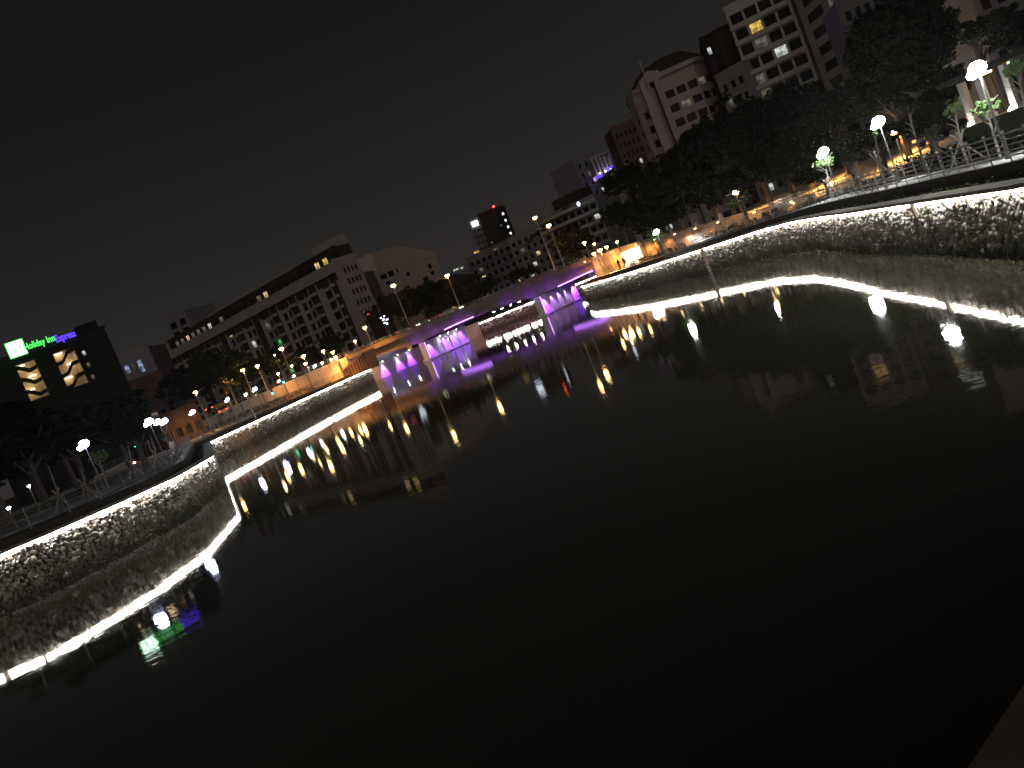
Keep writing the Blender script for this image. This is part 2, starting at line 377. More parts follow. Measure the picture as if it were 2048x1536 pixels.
# ledges, kerbs and walkways behind the copings
def bank_walk(line, zs, side, nm, wlk=2.6):
    a = offset(line, side*.46); b_ = offset(line, side*INS); c_ = offset(line, side*(INS+.28)); d_ = offset(line, side*(INS+.28+wlk)); e_ = offset(line, side*(INS+.5+wlk))
    m = MB(); ribbon(m, a, b_, zplus(zs, .02), zplus(zs, .10)); struct(m.build('planting_ledge', M['soil']))
    m = MB(); ribbon(m, b_, b_, zplus(zs, -.1), zplus(zs, .58)); ribbon(m, b_, c_, zplus(zs, .58), zplus(zs, .58)); ribbon(m, c_, c_, zplus(zs, .58), zplus(zs, .50)); struct(m.build('kerb', M['kerb']))
    m = MB(); ribbon(m, c_, d_, zplus(zs, .50), zplus(zs, .50)); ribbon(m, d_, d_, zplus(zs, .50), zplus(zs, .44)); struct(m.build('walkway', M['paving']))
    m = MB(); ribbon(m, d_, d_, zplus(zs, .44), zplus(zs, .62)); ribbon(m, d_, e_, zplus(zs, .62), zplus(zs, .62)); ribbon(m, e_, e_, zplus(zs, .62), zplus(zs, .40)); struct(m.build('kerb', M['kerb']))
    return c_, d_
bank_walk(RB, RZ, -1, 'right'); bank_walk(LBr, LZr, 1, 'left')
# leafy ground cover on the ledges
def leaves_np(centers, radii, per, size, squash=1.0, up=.3):
    """many small leaf quads in clusters"""
    k = len(centers); n_ = k*per
    d = rng.normal(size=(n_, 3)); d /= np.linalg.norm(d, axis=1)[:, None]
    r = rng.uniform(.25, 1, n_)**.6*np.repeat(radii, per)
    c = np.repeat(centers, per, 0)+d*r[:, None]*np.array([1, 1, squash])
    nrm = d*.6+rng.normal(size=(n_, 3))*.6+np.array([0, 0, up]); nrm /= np.linalg.norm(nrm, axis=1)[:, None]
    t = np.cross(nrm, rng.normal(size=(n_, 3))); t /= np.linalg.norm(t, axis=1)[:, None]; bt = np.cross(nrm, t)
    s = size*rng.uniform(.55, 1.35, n_)[:, None]
    q = np.stack([c-t*s, c-bt*s*.45+t*s*.1, c+t*s, c+bt*s*.45+t*s*.1], 1)
    return q.reshape(-1, 3), np.arange(n_*4).reshape(-1, 4)
def ledge_cover(line, zs, side, ylim, m):
    P = resample(offset(line, side*1.0), zs, .55); cs = []
    for p in P:
        if ylim[0] < p.y < ylim[1] and random.random() < .75:
            cs.append((p.x+random.uniform(-.25, .25), p.y+random.uniform(-.25, .25), p.z+.12))
    cs = np.array(cs); v, f = leaves_np(cs, rng.uniform(.12, .34, len(cs)), 26, .09, .7)
    o = mesh_np('ground_cover', v, f, m); tag(o, None, None, None, 'stuff')
ledge_cover(RB, RZ, -1, (25, 100), M['leafmid']); ledge_cover(LBr, LZr, 1, (44, 110), M['leafmid'])
# ------------------------------------------------------------------ railings
def railing(label, P, nrails, h, post_r, post_step, name='railing', rail_r=.027, topr=.042, mt='rail', kind='round', group=None):
    o0 = P[0]; root = thing(name, label, 'railing', tuple(o0), 0, group)
    Q = [p-o0 for p in P]
    for k in range(nrails):
        z = h*(k+1)/nrails if nrails > 1 else h
        r = topr if k == nrails-1 else rail_r
        MB().tube([(q.x, q.y, q.z+z) for q in Q], r, 6).build('top_rail' if k == nrails-1 else 'rail', M[mt], root)
    pm = MB(); pm.box((0, 0, h*.5+.03), (post_r*2, post_r*1.1, h+.06)); pm.box((0, 0, .02), (post_r*3.2, post_r*3.2, .04)); pm.box((0, 0, h+.10), (post_r*2.6, post_r*2.6, .10))
    me = None; L = 0; last = None; cnt = 0
    for i, q in enumerate(Q):
        if last is not None and (q-last).length < post_step: continue
        last = q; cnt += 1
        if cnt > 100: break
        d = Q[min(i+1, len(Q)-1)]-Q[max(i-1, 0)]
        if me is None: o = pm.build('post', M[mt], root); me = o.data
        else: o = link('post', me, root)
        o.location = q; o.rotation_euler = (0, 0, math.atan2(d.y, d.x))
    return root
def sub(line, zs, y0, y1): 
    idx = [i for i, p in enumerate(line) if y0 <= p[1] <= y1]; return [line[i] for i in idx], [zs[i] for i in idx]
lineR, zR = fine(offset(RB, -(INS+.14))[1:], zplus(RZ[1:], .58), 3)
railing('long metal railing with round posts along the river side of the right bank walkway', [p for p in resample(lineR, zR, .5) if p.y > 20], 5, 1.05, .035, 1.9)
lineL, zL = fine(offset(LBr, INS+.14), zplus(LZr, .58), 3)
railing('metal railing of thin bars along the river side of the left bank walkway', [p for p in resample(lineL, zL, .5) if p.y > 41], 5, 1.05, .04, 2.2, mt='pole')
# ------------------------------------------------------------------ lamps

def make_park_lamp(label, head, zb, g, lens, r=.40, group='white park lamps along the walkways'):
    h = head.z-zb; t = thing('park_lamp', label, 'street lamp', (head.x, head.y, zb), 0, group)
    MB().lathe([(.11, 0), (.11, .25), (.06, .35), (.05, h*.6), (.04, h-.22)], n=8).build('pole', M['pole'], t)
    MB().lathe([(.03, h+r*.95), (r*.3, h+r*.92), (r*.5, h+r*.80)][::-1], n=12).build('lamp_shade', M['shade'], t)
    MB().lathe([(r*.25, h-r*.72), (r*.70, h-r*.55), (r*.98, h-r*.1), (r*.92, h+r*.35), (r*.5, h+r*.72)], n=12).build('lens', G[lens], t, True)
    MB().lathe([(r*.15, h-r*.95), (r*.42, h-r*.75), (r*.5, h-r*.45), (r*.3, h-r*.15)], c=(-r*1.05, -.05, 0), n=10).build('lens', G[lens], t, True)
    MB().tube([(0, 0, h-r*.9), (-r*1.05, -.05, h-r*1.0)], .03, 5).build('arm', M['pole'], t)
    MB().tube([(0, 0, h-.25), (0, 0, h-.20)], [.10, r*.35], 8).build('lamp_collar', M['shade'], t)
    return t
park = [((1955, 137), 38, 'lampw', .36, 'brightest white park lamp at the far right by the lit columns'),
 ((1757, 243), 56, 'lampw', .38, 'white park lamp above the large crossed tree stakes on the right bank'),
 ((1647, 303), 78, 'lampw', .44, 'white park lamp shining inside a small staked tree on the right bank'),
 ((1313, 463), 108, 'lampw', .30, 'small white park lamp beside the lit pale branches near the underpass'),
 ((1469, 384), 102, 'lampw', .16, 'tiny white lamp next to an orange street lamp under the big dark trees'),
 ((168, 888), 66, 'lampb', .36, 'bluish white park lamp next to the green lit bush on the left bank'),
 ((298, 843), 82, 'lampb', .36, 'bluish white park lamp, leftmost of the close trio on the left bank'),
 ((316, 843), 98, 'lampb', .32, 'bluish white park lamp, middle one of the close trio on the left bank'),
 ((329, 842), 112, 'lampb', .40, 'bluish white park lamp, rightmost of the close trio on the left bank'),
 ((385, 824), 124, 'lampb', .34, 'bluish white park lamp on its own above the two walking people'),
 ((455, 799), 138, 'lampb', .30, 'white park lamp between the red tail lights and the orange pole lamp'),
 ((510, 778), 150, 'lampb', .34, 'white park lamp just right of the orange pole lamp on the left bank'),
 ((558, 762), 160, 'lampsmall', .22, 'small white park lamp beside the green traffic light'),
 ((588, 752), 168, 'lampsmall', .22, 'small white park lamp at the foot of the orange ramp'),
 ((630, 732), 176, 'lampsmall', .26, 'small white park lamp among the amber street lamps on the ramp')]
for (px, Y, ln, r, lab) in [(a, b_, c_, d_, e_) for a, b_, c_, d_, e_ in park]:
    make_park_lamp(lab, at(px[0], px[1], Y), 3.0, 'park', ln, r)
def street_lamp(label, head, zb, arm=(2.0, 0), lens='sodium', r=.34, group='amber street lamps'):
    t = thing('street_lamp', label, 'street lamp', (head.x+arm[0], head.y+arm[1], zb), 0, group)
    h = head.z-zb; ax_, ay_ = -arm[0], -arm[1]
    rr_ = .09 if h > 6 else .06
    pts = [(0, 0, 0), (0, 0, h*.5), (0, 0, h-.6)]+[(ax_*s, ay_*s, h-.6+.6*math.sin(s*1.57)+.06) for s in (.25, .5, .75, .9)]
    MB().tube(pts, [rr_*1.5, rr_*1.15, rr_]+[rr_*.7]*4, 7).build('pole', M['polelight'], t)
    hd = MB(); hd.box((ax_, ay_, h+.14), (.85, .34, .12), math.atan2(ay_, ax_) if (ax_ or ay_) else 0); hd.build('lamp_head', M['shade'], t)
    MB().lathe([(r*.3, h-r*.75), (r*.8, h-r*.5), (r, h-.05), (r*.8, h+.08)], n=10).build('lens', G[lens], t, True)
    l = bpy.data.lights.new('lamp_beam', 'SPOT'); l.energy = (95000 if h > 5 else 45000)*r*r; l.color = (1, .40, .075); l.spot_size = math.radians(158); l.spot_blend = .8; l.shadow_soft_size = .08
    lo = bpy.data.objects.new('lamp_beam', l); C.objects.link(lo); lo.parent = t; lo.location = (0, 0, h-r*.8)
    return t
sl = [((1047, 443), 186, 6.3, (2.5, 1.2), 'sodium', .42, 'amber street lamp on the bridge, higher and left of the two at its right end'),
 ((1068, 462), 176, 6.3, (2.9, -.6), 'sodium', .46, 'amber street lamp on a tall curved pole at the right end of the bridge'),
 ((808, 561), 182, 6.3, (-2.4, .5), 'sodium', .42, 'amber street lamp on the bridge in front of the dark trees, left of two'),
 ((868, 561), 178, 6.3, (2.7, -.4), 'sodium', .42, 'amber street lamp on a tall curved pole above the middle of the bridge'),
 ((720, 658), 172, 6.2, (.9, .3), 'sodium', .36, 'amber street lamp where the ramp meets the left end of the bridge'),
 ((705, 684), 170, 5.6, (.5, 0), 'sodium', .24, 'short amber lamp post at the top of the stairs by the bridge'),
 ((579, 690), 186, 4.6, (-1.8, 0), 'sodium', .46, 'large amber street lamp on a tall pole before the apartment block'),
 ((592, 717), 178, 4.6, (1.5, 0), 'sodium', .40, 'amber street lamp just below the large one before the apartment block'),
 ((640, 704), 170, 5.0, (.6, 0), 'sodium_pale', .28, 'pale amber lamp on a slim post halfway along the ramp'),
 ((657, 707), 176, 5.2, (.8, .4), 'sodium', .34, 'amber street lamp in the upper part of the ramp group'),
 ((659, 720), 168, 5.2, (.3, 0), 'sodium', .24, 'left lamp of the close amber pair on the ramp'),
 ((668, 716), 168, 5.2, (.3, 0), 'sodium', .28, 'right lamp of the close amber pair on the ramp'),
 ((640, 727), 172, 4.8, (.4, 0), 'sodium', .26, 'amber lamp low over the ramp beside the small white lamp'),
 ((605, 729), 176, 4.4, (.6, 0), 'sodium', .30, 'amber lamp in front of the pale lit tree trunk on the ramp'),
 ((587, 730), 178, 4.2, (-.4, 0), 'sodium', .24, 'small amber lamp below the pair before the apartment block'),
 ((492, 737), 190, 3.2, (-.8, 0), 'sodium', .38, 'left lamp of the high amber pair over the dark trees'),
 ((507, 734), 190, 3.2, (.8, 0), 'sodium', .38, 'right lamp of the high amber pair over the dark trees'),
 ((442, 755), 195, 3.2, (.8, 0), 'sodium', .24, 'lone small amber lamp among the left bank trees'),
 ((404, 778), 150, 3.0, (-1.3, .2), 'sodium', .30, 'amber street lamp with a curved pole, leftmost on the left bank road'),
 ((487, 790), 118, 3.0, (.3, 0), 'sodium_pale', .20, 'near amber pole lamp rising behind the left walkway railing'),
 ((554, 748), 172, 3.6, (.2, 0), 'sodium', .28, 'amber lamp directly above the green traffic light'),
 ((546, 711), 200, 3.2, (.3, .2), 'sodium_pale', .20, 'faint pale lamp high in front of the apartment block base'),
 ((1163, 487), 158, 5.8, (.5, 0), 'sodium', .26, 'amber lamp on a slim post, leftmost above the underpass'),
 ((1185, 489), 150, 3.0, (.3, 0), 'sodium_pale', .20, 'pale amber lamp on a tall post before the underpass wall'),
 ((1184, 508), 146, 5.6, (.3, 0), 'sodium', .30, 'low amber lamp, left of the bright pair on top of the underpass'),
 ((1196, 501), 144, 5.6, (.3, 0), 'sodium', .38, 'brightest amber lamp on top of the underpass'),
 ((1209, 495), 142, 5.6, (.3, 0), 'sodium', .26, 'amber lamp right of the brightest one on the underpass'),
 ((1230, 485), 140, 5.6, (.3, 0), 'sodium', .22, 'amber lamp touching the tip of the big dark tree'),
 ((1460, 391), 106, 3.0, (.9, 0), 'sodium', .24, 'orange street lamp under the big dark trees beyond the right railing')]
for (px, Y, zb, arm, ln, r, lab) in sl:
    street_lamp(lab, at(px[0], px[1], Y), zb, arm, ln, r)
# ------------------------------------------------------------------ bridge
F0, F1 = Vector((-27.5, 178.2)), Vector((20.2, 160.2))
fd = (F1-F0).normalized(); fang = math.atan2(fd.y, fd.x); DV = Vector((.555, .832)); DL = 15.0; FL = (F1-F0).length
br = thing('road_bridge', 'low concrete road bridge over the river with purple lights under its arched girders', 'bridge', (F0.x, F0.y, 0))
def bp_(u, d, z):            # bridge coordinates: u along the face, d metres back along the skewed piers
    p = fd*u+DV*d; return (p.x, p.y, z)
m = MB()
def bprism(mb, poly_uz, d0, d1):
    k = len(poly_uz); mb.add([bp_(u, d0, z) for u, z in poly_uz]+[bp_(u, d1, z) for u, z in poly_uz],
        [tuple(range(k))[::-1], tuple(range(k, 2*k))]+[(i, (i+1) % k, k+(i+1) % k, k+i) for i in range(k)])
bprism(m, [(0, 5.85), (FL, 5.85), (FL, 6.20), (0, 6.20)], 0.0, DL); dk = m.build('deck', M['pale'], br)
m = MB(); bprism(m, [(0, 6.203), (FL, 6.203), (FL, 6.25), (0, 6.25)], 0.01, DL-.01); m.build('road_surface', M['asphalt'], dk)
m = MB(); bprism(m, [(0, 5.75), (FL, 5.75), (FL, 6.66), (0, 6.66)], -.35, -.003); bprism(m, [(0, 5.75), (FL, 5.75), (FL, 6.66), (0, 6.66)], DL+.003, DL+.35)
bprism(m, [(0, 6.663), (FL, 6.663), (FL, 6.74), (0, 6.74)], -.42, .05)
for o_ in (m.build('parapet', M['deckconc'], br),): pass
U1, U2 = (Vector((-13.3, 172.6))-F0).dot(fd), (Vector((9.4, 164.4))-F0).dot(fd)
def soffit(u):
    # arched bottom of the girders: low at piers, high at mid span
    if u < U1: t = (u-0)/(U1); return 3.65+.75*max(0, 1-((t*1.0-.12)/.88)**2) if t > .12 else 4.4
    if u < U2: t = (u-U1)/(U2-U1); return 3.6+.95*(1-(2*t-1)**2)**.8
    t = (u-U2)/(FL-U2); return 3.6+.75*min(1, t*1.1)**.8
for nm, d0, d1 in (('front_girder', .5, 1.1), ('middle_girder', 7.0, 7.6), ('rear_girder', 13.6, 14.2)):
    us = [FL*i/60 for i in range(61)]; poly = [(u, soffit(u)) for u in us]+[(FL, 5.84), (0, 5.84)]
    m = MB(); k = len(us)
    vs = [bp_(u, d, z) for d in (d0, d1) for u in us for z in (soffit(u), 5.84)]
    fs = []
    for i in range(k-1):
        a = 2*i; o2 = 2*k
        fs += [(a, a+2, a+3, a+1), (o2+a, o2+a+1, o2+a+3, o2+a+2), (a, o2+a, o2+a+2, a+2), (a+1, a+3, o2+a+3, o2+a+1)]
    fs += [(0, 1, 2*k+1, 2*k), (2*k-2, 4*k-2, 4*k-1, 2*k-1)]
    m.add(vs, fs); m.build(nm, M['deckconc'], br)
pd = DV.normalized(); pang = math.atan2(pd.y, pd.x); pn = Vector((pd.y, -pd.x))      # pn: towards the camera's right
for j, U in enumerate((U1, U2)):
    m = MB(); c = F0*0+fd*U+pd*(DL*.5); m.box((c.x, c.y, 1.0), (DL-.6, 1.1, 5.2), pang)
    for k in range(6):
        q = fd*U+pd*(.6+k*(DL-1.2)/5)+pn*.68; m.box((q.x, q.y, 1.0), (.55, .26, 5.196), pang)
    q = fd*U+pd*(DL*.5); m.box((q.x, q.y, .28), (DL-.2, 1.75, .30), pang)
    pr = m.build('pier', M['pale'], br)
    q = fd*U+pd*.9+pn*.80
    e = MB(); e.box((q.x-pd.x*.45, q.y-pd.y*.45, 2.0), (.10, .10, 3.0), pang); e.build('led_strip', G['purplebright'], pr)
    if j == 1:
        q = fd*U+pd*(DL-.9)+pn*.80
# purple tubes climbing the haunch to the right of each pier
def haunch(u0, u1, g):
    pts = [bp_(u0+(u1-u0)*t/6, .36, soffit(u0+(u1-u0)*t/6)-.02) for t in range(7)]
    MB().tube(pts, .085, 6).build('led_tube', G[g], br)
haunch(U1+5.3*1.0+.2, U1+11.8, 'purplebright'); haunch(U2+4.6, FL-.2, 'purplebright')
m = MB()      # bridge edge railing
for k in range(3): bprism(m, [(0, 6.85+k*.17), (FL, 6.85+k*.17), (FL, 6.885+k*.17), (0, 6.885+k*.17)], -.22, -.18)
m.build('guard_rail', M['rail'], br)
for k in range(26):
    u = .3+k*(FL-.6)/25; q = bp_(u, -.2, 6.98); MB().box(q, (.09, .09, .52), fang).build('rail_post', M['polelight'], br)
# under-bridge banks
ub = MB(); A_, B_ = Vector((-24, 176)), Vector((-2, 208)); 
ab = thing('abutment', 'smooth abutment wall under the left bridge end with bright purple scallops of light', 'abutment', (A_.x, A_.y, 0))
dd = (B_-A_).normalized(); nn = Vector((dd.y, -dd.x))
ab_l = (B_-A_).length
m = MB(); c = dd*(ab_l/2)-nn*.4; m.box((c.x, c.y, .75), (ab_l, .8, 4.5), math.atan2(dd.y, dd.x)); m.build('wall', M['pale'], ab)
m = MB(); c = dd*9-nn*4.2; m.box((c.x, c.y, 4.3), (20, .5, 3.1), math.atan2(dd.y, dd.x)); m.build('back_wall', M['pale'], ab)
m = MB(); c = dd*8-nn*3.8; m.box((c.x, c.y, 5.3), (15, .12, .14), math.atan2(dd.y, dd.x)); m.build('tube_light', G['tubewhite'], ab)
def spot(loc, to, energy, col, ang, blend=.6, rad=.08, parent=None):
    l = bpy.data.lights.new('spot_light', 'SPOT'); l.energy = energy*PK; l.color = col; l.spot_size = math.radians(ang); l.spot_blend = blend; l.shadow_soft_size = rad
    o = bpy.data.objects.new('spot_light', l); C.objects.link(o); o.location = loc
    o.rotation_euler = (Vector(to)-Vector(loc)).to_track_quat('-Z', 'Y').to_euler(); return o
PUR = (.27, .05, 1.0); PK = 9.0
def fixture(loc, parent_loc, parent, g='whitespot', s=.10):
    f_ = MB(); f_.lathe([(.05, .16), (.12, .10), (.14, 0)][::-1], n=8); h_ = f_.build('spot_fixture', M['shade'], parent); h_.location = Vector(loc)-Vector(parent_loc)
    l_ = MB().lathe([(s, -.03), (s, -.005)], n=8).build('lens', G[g], h_)
    return h_
for t, en in ((3.6, 2200), (8.4, 1800), (12.2, 1500)):
    p = A_+dd*t+nn*.55; loc = (p.x, p.y, 3.05); q = A_+dd*t+nn*.02
    fixture((p.x, p.y, 3.1), ab.location, ab); sp = spot(loc, (q.x, q.y, .4), en*.55, PUR, 62, .5)
    sp.parent = ab; sp.matrix_parent_inverse = Matrix.Translation(-ab.location); sp.name = 'purple_spot'
for U, j in ((U1, 0), (U2, 1)):
    for k, (t, en, col) in enumerate((((1.6, 600, PUR), (5.2, 24, (.9, .8, 1)), (8.0, 22, (.9, .8, 1)), (10.8, 20, (.9, .8, 1)), (6.5, 420, PUR), (9.4, 380, PUR), (12.4, 380, PUR)) if j == 0 else ((1.6, 600, PUR), (4.6, 110, (.45, .18, 1)), (7.4, 80, (.6, .35, .95)), (10.2, 80, (.6, .35, .95)), (13.6, 650, PUR)))):
        p = F0+fd*U+pd*t+pn*1.25; q = F0+fd*U+pd*t+pn*.55
        if j == 0 and 0 < k < 4: fixture((p.x, p.y, 3.5), br.location, br)
        sp = spot((p.x, p.y, 3.42), (q.x, q.y, 1.0), en, col, 80, .7); sp.parent = br; sp.matrix_parent_inverse = Matrix.Translation(-br.location)
# added purple spots, without fixtures, that light the girder face from in front
for u in (2.5, U1-.6, U1+3.5, U1+9, U2-5, U2-.6, U2+3.5, FL-3.0):
    p = F0+fd*u-pd*1.4; q = F0+fd*u+pd*.5
    sp = spot((p.x, p.y, 3.7), (q.x, q.y, 4.7), 26, PUR, 130, 1, .15); sp.parent = br; sp.matrix_parent_inverse = Matrix.Translation(-br.location)
# violet spots added under the deck, without fixtures, to wash the soffit
for U in (U1, U2):
    for t in (4.5, 7.5, 10.5):
        for sd_ in (-1, 1):
            p = F0+fd*U+pd*t+pn*(2.2*sd_); q = p+pn*(3.5*sd_); sp = spot((p.x, p.y, .9), (q.x, q.y, 5.6), 520, PUR, 84, 1, .12); sp.parent = br; sp.matrix_parent_inverse = Matrix.Translation(-br.location)
for k in range(3):
    p = F0+fd*(U1+7+k*4.6)+pd*8.5; sp = spot((p.x, p.y, .5), (p.x, p.y, 5.6), 300, PUR, 110, 1, .15); sp.parent = br; sp.matrix_parent_inverse = Matrix.Translation(-br.location)
# row of white soffit lamps under the far edge of the middle span and purple flood
for k in range(8):
    u = U1+7.5+k*1.9; q = Vector(bp_(u, 14.6, 3.9)); fixture(Vector((q.x, q.y, 3.9))+Vector(br.location), br.location, br, 'whitespot', .24)
for u in (U1+9, U1+16, U2-3):
    q = F0+fd*u+pd*9; sp = spot((q.x, q.y, 4.0), (q.x+3, q.y+25, 1.2), 260, (.28, .05, 1), 70, 1, .3); sp.parent = br; sp.matrix_parent_inverse = Matrix.Translation(-br.location)
# ------------------------------------------------------------------ buildings
_pane = {}
def pane_mesh(w_, h_, g, frame, mull):
    key = (round(w_, 2), round(h_, 2), g, frame, mull)
    if key not in _pane:
        m = MB(); m.add([(-w_/2, 0, -h_/2), (w_/2, 0, -h_/2), (w_/2, 0, h_/2), (-w_/2, 0, h_/2)], [(0, 1, 2, 3)])
        me = bpy.data.meshes.new('window'); t = .06
        nf = len(m.f)
        for k in range(mull+1):
            x = -w_/2+t/2+(w_-t)*k/mull if mull else 0
            m.box((x, -.04, 0), (t, .07, h_))
        for z in (-h_/2+t/2, h_/2-t/2): m.box((0, -.045, z), (w_-2.2*t if mull < 2 else w_*.999, .055, t))
        me.from_pydata(m.v, [], m.f); me.materials.append(G[g] if g in G else M[g]); me.materials.append(M[frame])
        me.polygons.foreach_set('material_index', [0]*nf+[1]*(len(m.f)-nf)); me.update(); _pane[key] = me
    return _pane[key]
def building(label, A, B, z0, z1, depth, wall, holes, name='apartment_building', cat='building', glass='glass', frame='shade', group=None, lit=None, reveal=.3, mull=1, roofmat=None, root=None, blank=()):
    """front from A to B (left to right as seen), holes = list of (u0,u1,za,zb)."""
    A, B = V2(A), V2(B); d = (B-A); L = d.length; d.normalize(); back = Vector((-d.y, d.x))
    if root is None: root = thing(name, label, cat, (A.x, A.y, z0), 0, group)
    O = V2(root.location); oz = root.location.z
    def P(u, dep, z): q = A+d*u+back*dep-O; return (q.x, q.y, z-oz)
    us = sorted({0.0, L, *[round(h[0], 3) for h in holes], *[round(h[1], 3) for h in holes]})
    zs = sorted({z0, z1, *[round(h[2], 3) for h in holes], *[round(h[3], 3) for h in holes]})
    idx = {}; vs = []; fs = []
    def vid(u, z):
        k = (u, z)
        if k not in idx: idx[k] = len(vs); vs.append(P(u, 0, z))
        return idx[k]
    for i in range(len(us)-1):
        for j in range(len(zs)-1):
            uc, zc = (us[i]+us[i+1])/2, (zs[j]+zs[j+1])/2
            if any(h[0] < uc < h[1] and h[2] < zc < h[3] for h in holes): continue
            fs.append((vid(us[i], zs[j]), vid(us[i+1], zs[j]), vid(us[i+1], zs[j+1]), vid(us[i], zs[j+1])))
    m = MB(); m.add(vs, fs)
    for h in holes:
        a, b_, c, e = h[:4]
        m.add([P(a, 0, c), P(b_, 0, c), P(b_, 0, e), P(a, 0, e), P(a, reveal, c), P(b_, reveal, c), P(b_, reveal, e), P(a, reveal, e)],
              [(0, 4, 5, 1), (1, 5, 6, 2), (2, 6, 7, 3), (3, 7, 4, 0)])
    m.add([P(0, 0, z0), P(L, 0, z0), P(L, 0, z1), P(0, 0, z1), P(0, depth, z0), P(L, depth, z0), P(L, depth, z1), P(0, depth, z1)],
          [(0, 3, 7, 4), (1, 5, 6, 2), (5, 4, 7, 6), (3, 2, 6, 7)])
    m.build('wall', M[wall], root)
    # parapet
    pm = MB(); k = .35
    q = lambda u, dep: (P(u, dep, 0)[0], P(u, dep, 0)[1])
    pm.prism([q(-.12, -.12), q(L+.12, -.12), q(L+.12, k), q(-.12, k)], z1-.05-oz, z1+.5-oz); pm.build('roof_edge', M[roofmat or wall], root)
    cnt = 0; rest = MB()
    for i, h in enumerate(holes):
        if i in blank: continue
        g = (lit or {}).get(i, glass); w_, h_ = h[1]-h[0], h[3]-h[2]
        cpos = P((h[0]+h[1])/2, reveal-.01, (h[2]+h[3])/2)
        cnt += 1
        if cnt <= 100:
            o = link('window', pane_mesh(w_, h_, g, frame, mull), root); o.location = cpos; o.rotation_euler = (0, 0, math.atan2(d.y, d.x))
        else:
            rest.add([P(h[0], reveal-.01, h[2]), P(h[1], reveal-.01, h[2]), P(h[1], reveal-.01, h[3]), P(h[0], reveal-.01, h[3])], [(0, 1, 2, 3)])
    if rest.f: o = rest.build('windows', M[glass], root); o['kind'] = 'stuff'
    return root, P, L
def grid(L, n, w_, z0, nz, fh, h_, u0=0.0, u1=None, sill=.9):
    u1 = L if u1 is None else u1; return [(u0+(u1-u0)*(i+.5)/n-w_/2, u0+(u1-u0)*(i+.5)/n+w_/2, z0+j*fh+sill, z0+j*fh+sill+h_) for j in range(nz) for i in range(n)]
def dist(A, B): return (V2(B)-V2(A)).length
# hotel with the green and blue sign
hA, hB = at(-60, 745, 172), at(216, 672, 186)
L = dist(hA, hB); fz = lambda px, py: None
def on_face(A, B, px, py):          # where the sight line of that pixel meets the vertical plane A-B: (u, z)
    r = ray(px, py); A2, B2 = V2(A), V2(B); d = (B2-A2).normalized(); nrm = Vector((-d.y, d.x)); t = A2.dot(nrm)/(r[0]*nrm.x+r[1]*nrm.y)
    p = Vector((r[0]*t, r[1]*t)); return (p-A2).dot(d), r[2]*t+CH
def hole(A, B, p1, p2):
    u0, z1 = on_face(A, B, *p1); u1, z0 = on_face(A, B, *p2); return (u0, u1, z0, z1)
ztop = on_face(hA, hB, 188, 662)[1]
h1 = hole(hA, hB, (30, 731), (100, 789)); h2 = hole(hA, hB, (105, 707), (178, 764))
ws = [hole(hA, hB, (163+k*9, 702+k*24), (174+k*9, 709+k*24)) for k in range(3)]
root, P, L = building('dark hotel block with two warm lit stairwells and a green and blue roof sign', hA, hB, 3, ztop, 16, 'hoteldark', [h1, h2]+ws, 'hotel', 'hotel', lit={2: 'palewin', 3: 'dimwin', 4: 'dimwin'}, blank=(0, 1), reveal=.35)
for hh, sg, ph in ((h1, -1, 0), (h2, 1, 1)):
    u0, u1, za, zb = hh; w_ = u1-u0
    m = MB(); D = 3.2
    m.add([P(u0, .35, za), P(u1, .35, za), P(u1, .35, zb), P(u0, .35, zb), P(u0, D, za), P(u1, D, za), P(u1, D, zb), P(u0, D, zb)],
          [(4, 5, 6, 7), (0, 4, 7, 3), (1, 2, 6, 5), (0, 1, 5, 4), (3, 7, 6, 2)])
    sw = m.build('stairwell', M['cream'], root)
    nf = 3; fh = (zb-za)/nf
    for k in range(nf if ph else nf):
        m = MB(); z = za+k*fh+(.35 if ph else .55)*fh
        a, b_ = (u0, u1)
        # landing - flight - landing, like a dark zigzag band across the opening
        if ph: pts = [(a, z-.25*fh), (a+w_*.35, z-.15*fh), (a+w_*.68, z+.45*fh), (b_, z+.52*fh)]
        else: pts = [(a, z+.25*fh), (a+w_*.2, z+.2*fh), (a+w_*.62, z-.22*fh), (b_, z-.1*fh)]
        th = .34
        vs = [P(u, dep, zz+s*th) for dep in (.5, 1.9) for u, zz in pts for s in (-1, 1)]
        n4 = len(pts)
        fs = []
        for i in range(n4-1):
            q = 2*i; o2 = 2*n4
            fs += [(q, q+2, q+3, q+1), (o2+q, o2+q+1, o2+q+3, o2+q+2), (q+1, q+3, o2+q+3, o2+q+1), (q, o2+q, o2+q+2, q+2)]
        m.add(vs, fs); m.build('stair_flight', M['hoteldark'], sw)
        x = (u0+u1)/2+(.2*w_ if k % 2 else -.15*w_)
        m = MB(); c = P(x, 2.6, za+(k+.93)*fh); m.box(c, (1.3, .3, .1), math.atan2((hB-hA).y, (hB-hA).x)); m.build('ceiling_light', G['stairlight'], sw)
m = MB(); u0, _ = on_face(hA, hB, 165, 668); m.prism([P(u, dd_, 0)[:2] for u, dd_ in ((u0, 2), (L-.5, 2), (L-.5, 9), (u0, 9))], ztop-3, ztop+1.2-3+1.0); m.build('roof_plant_room', M['hoteldark'], root)
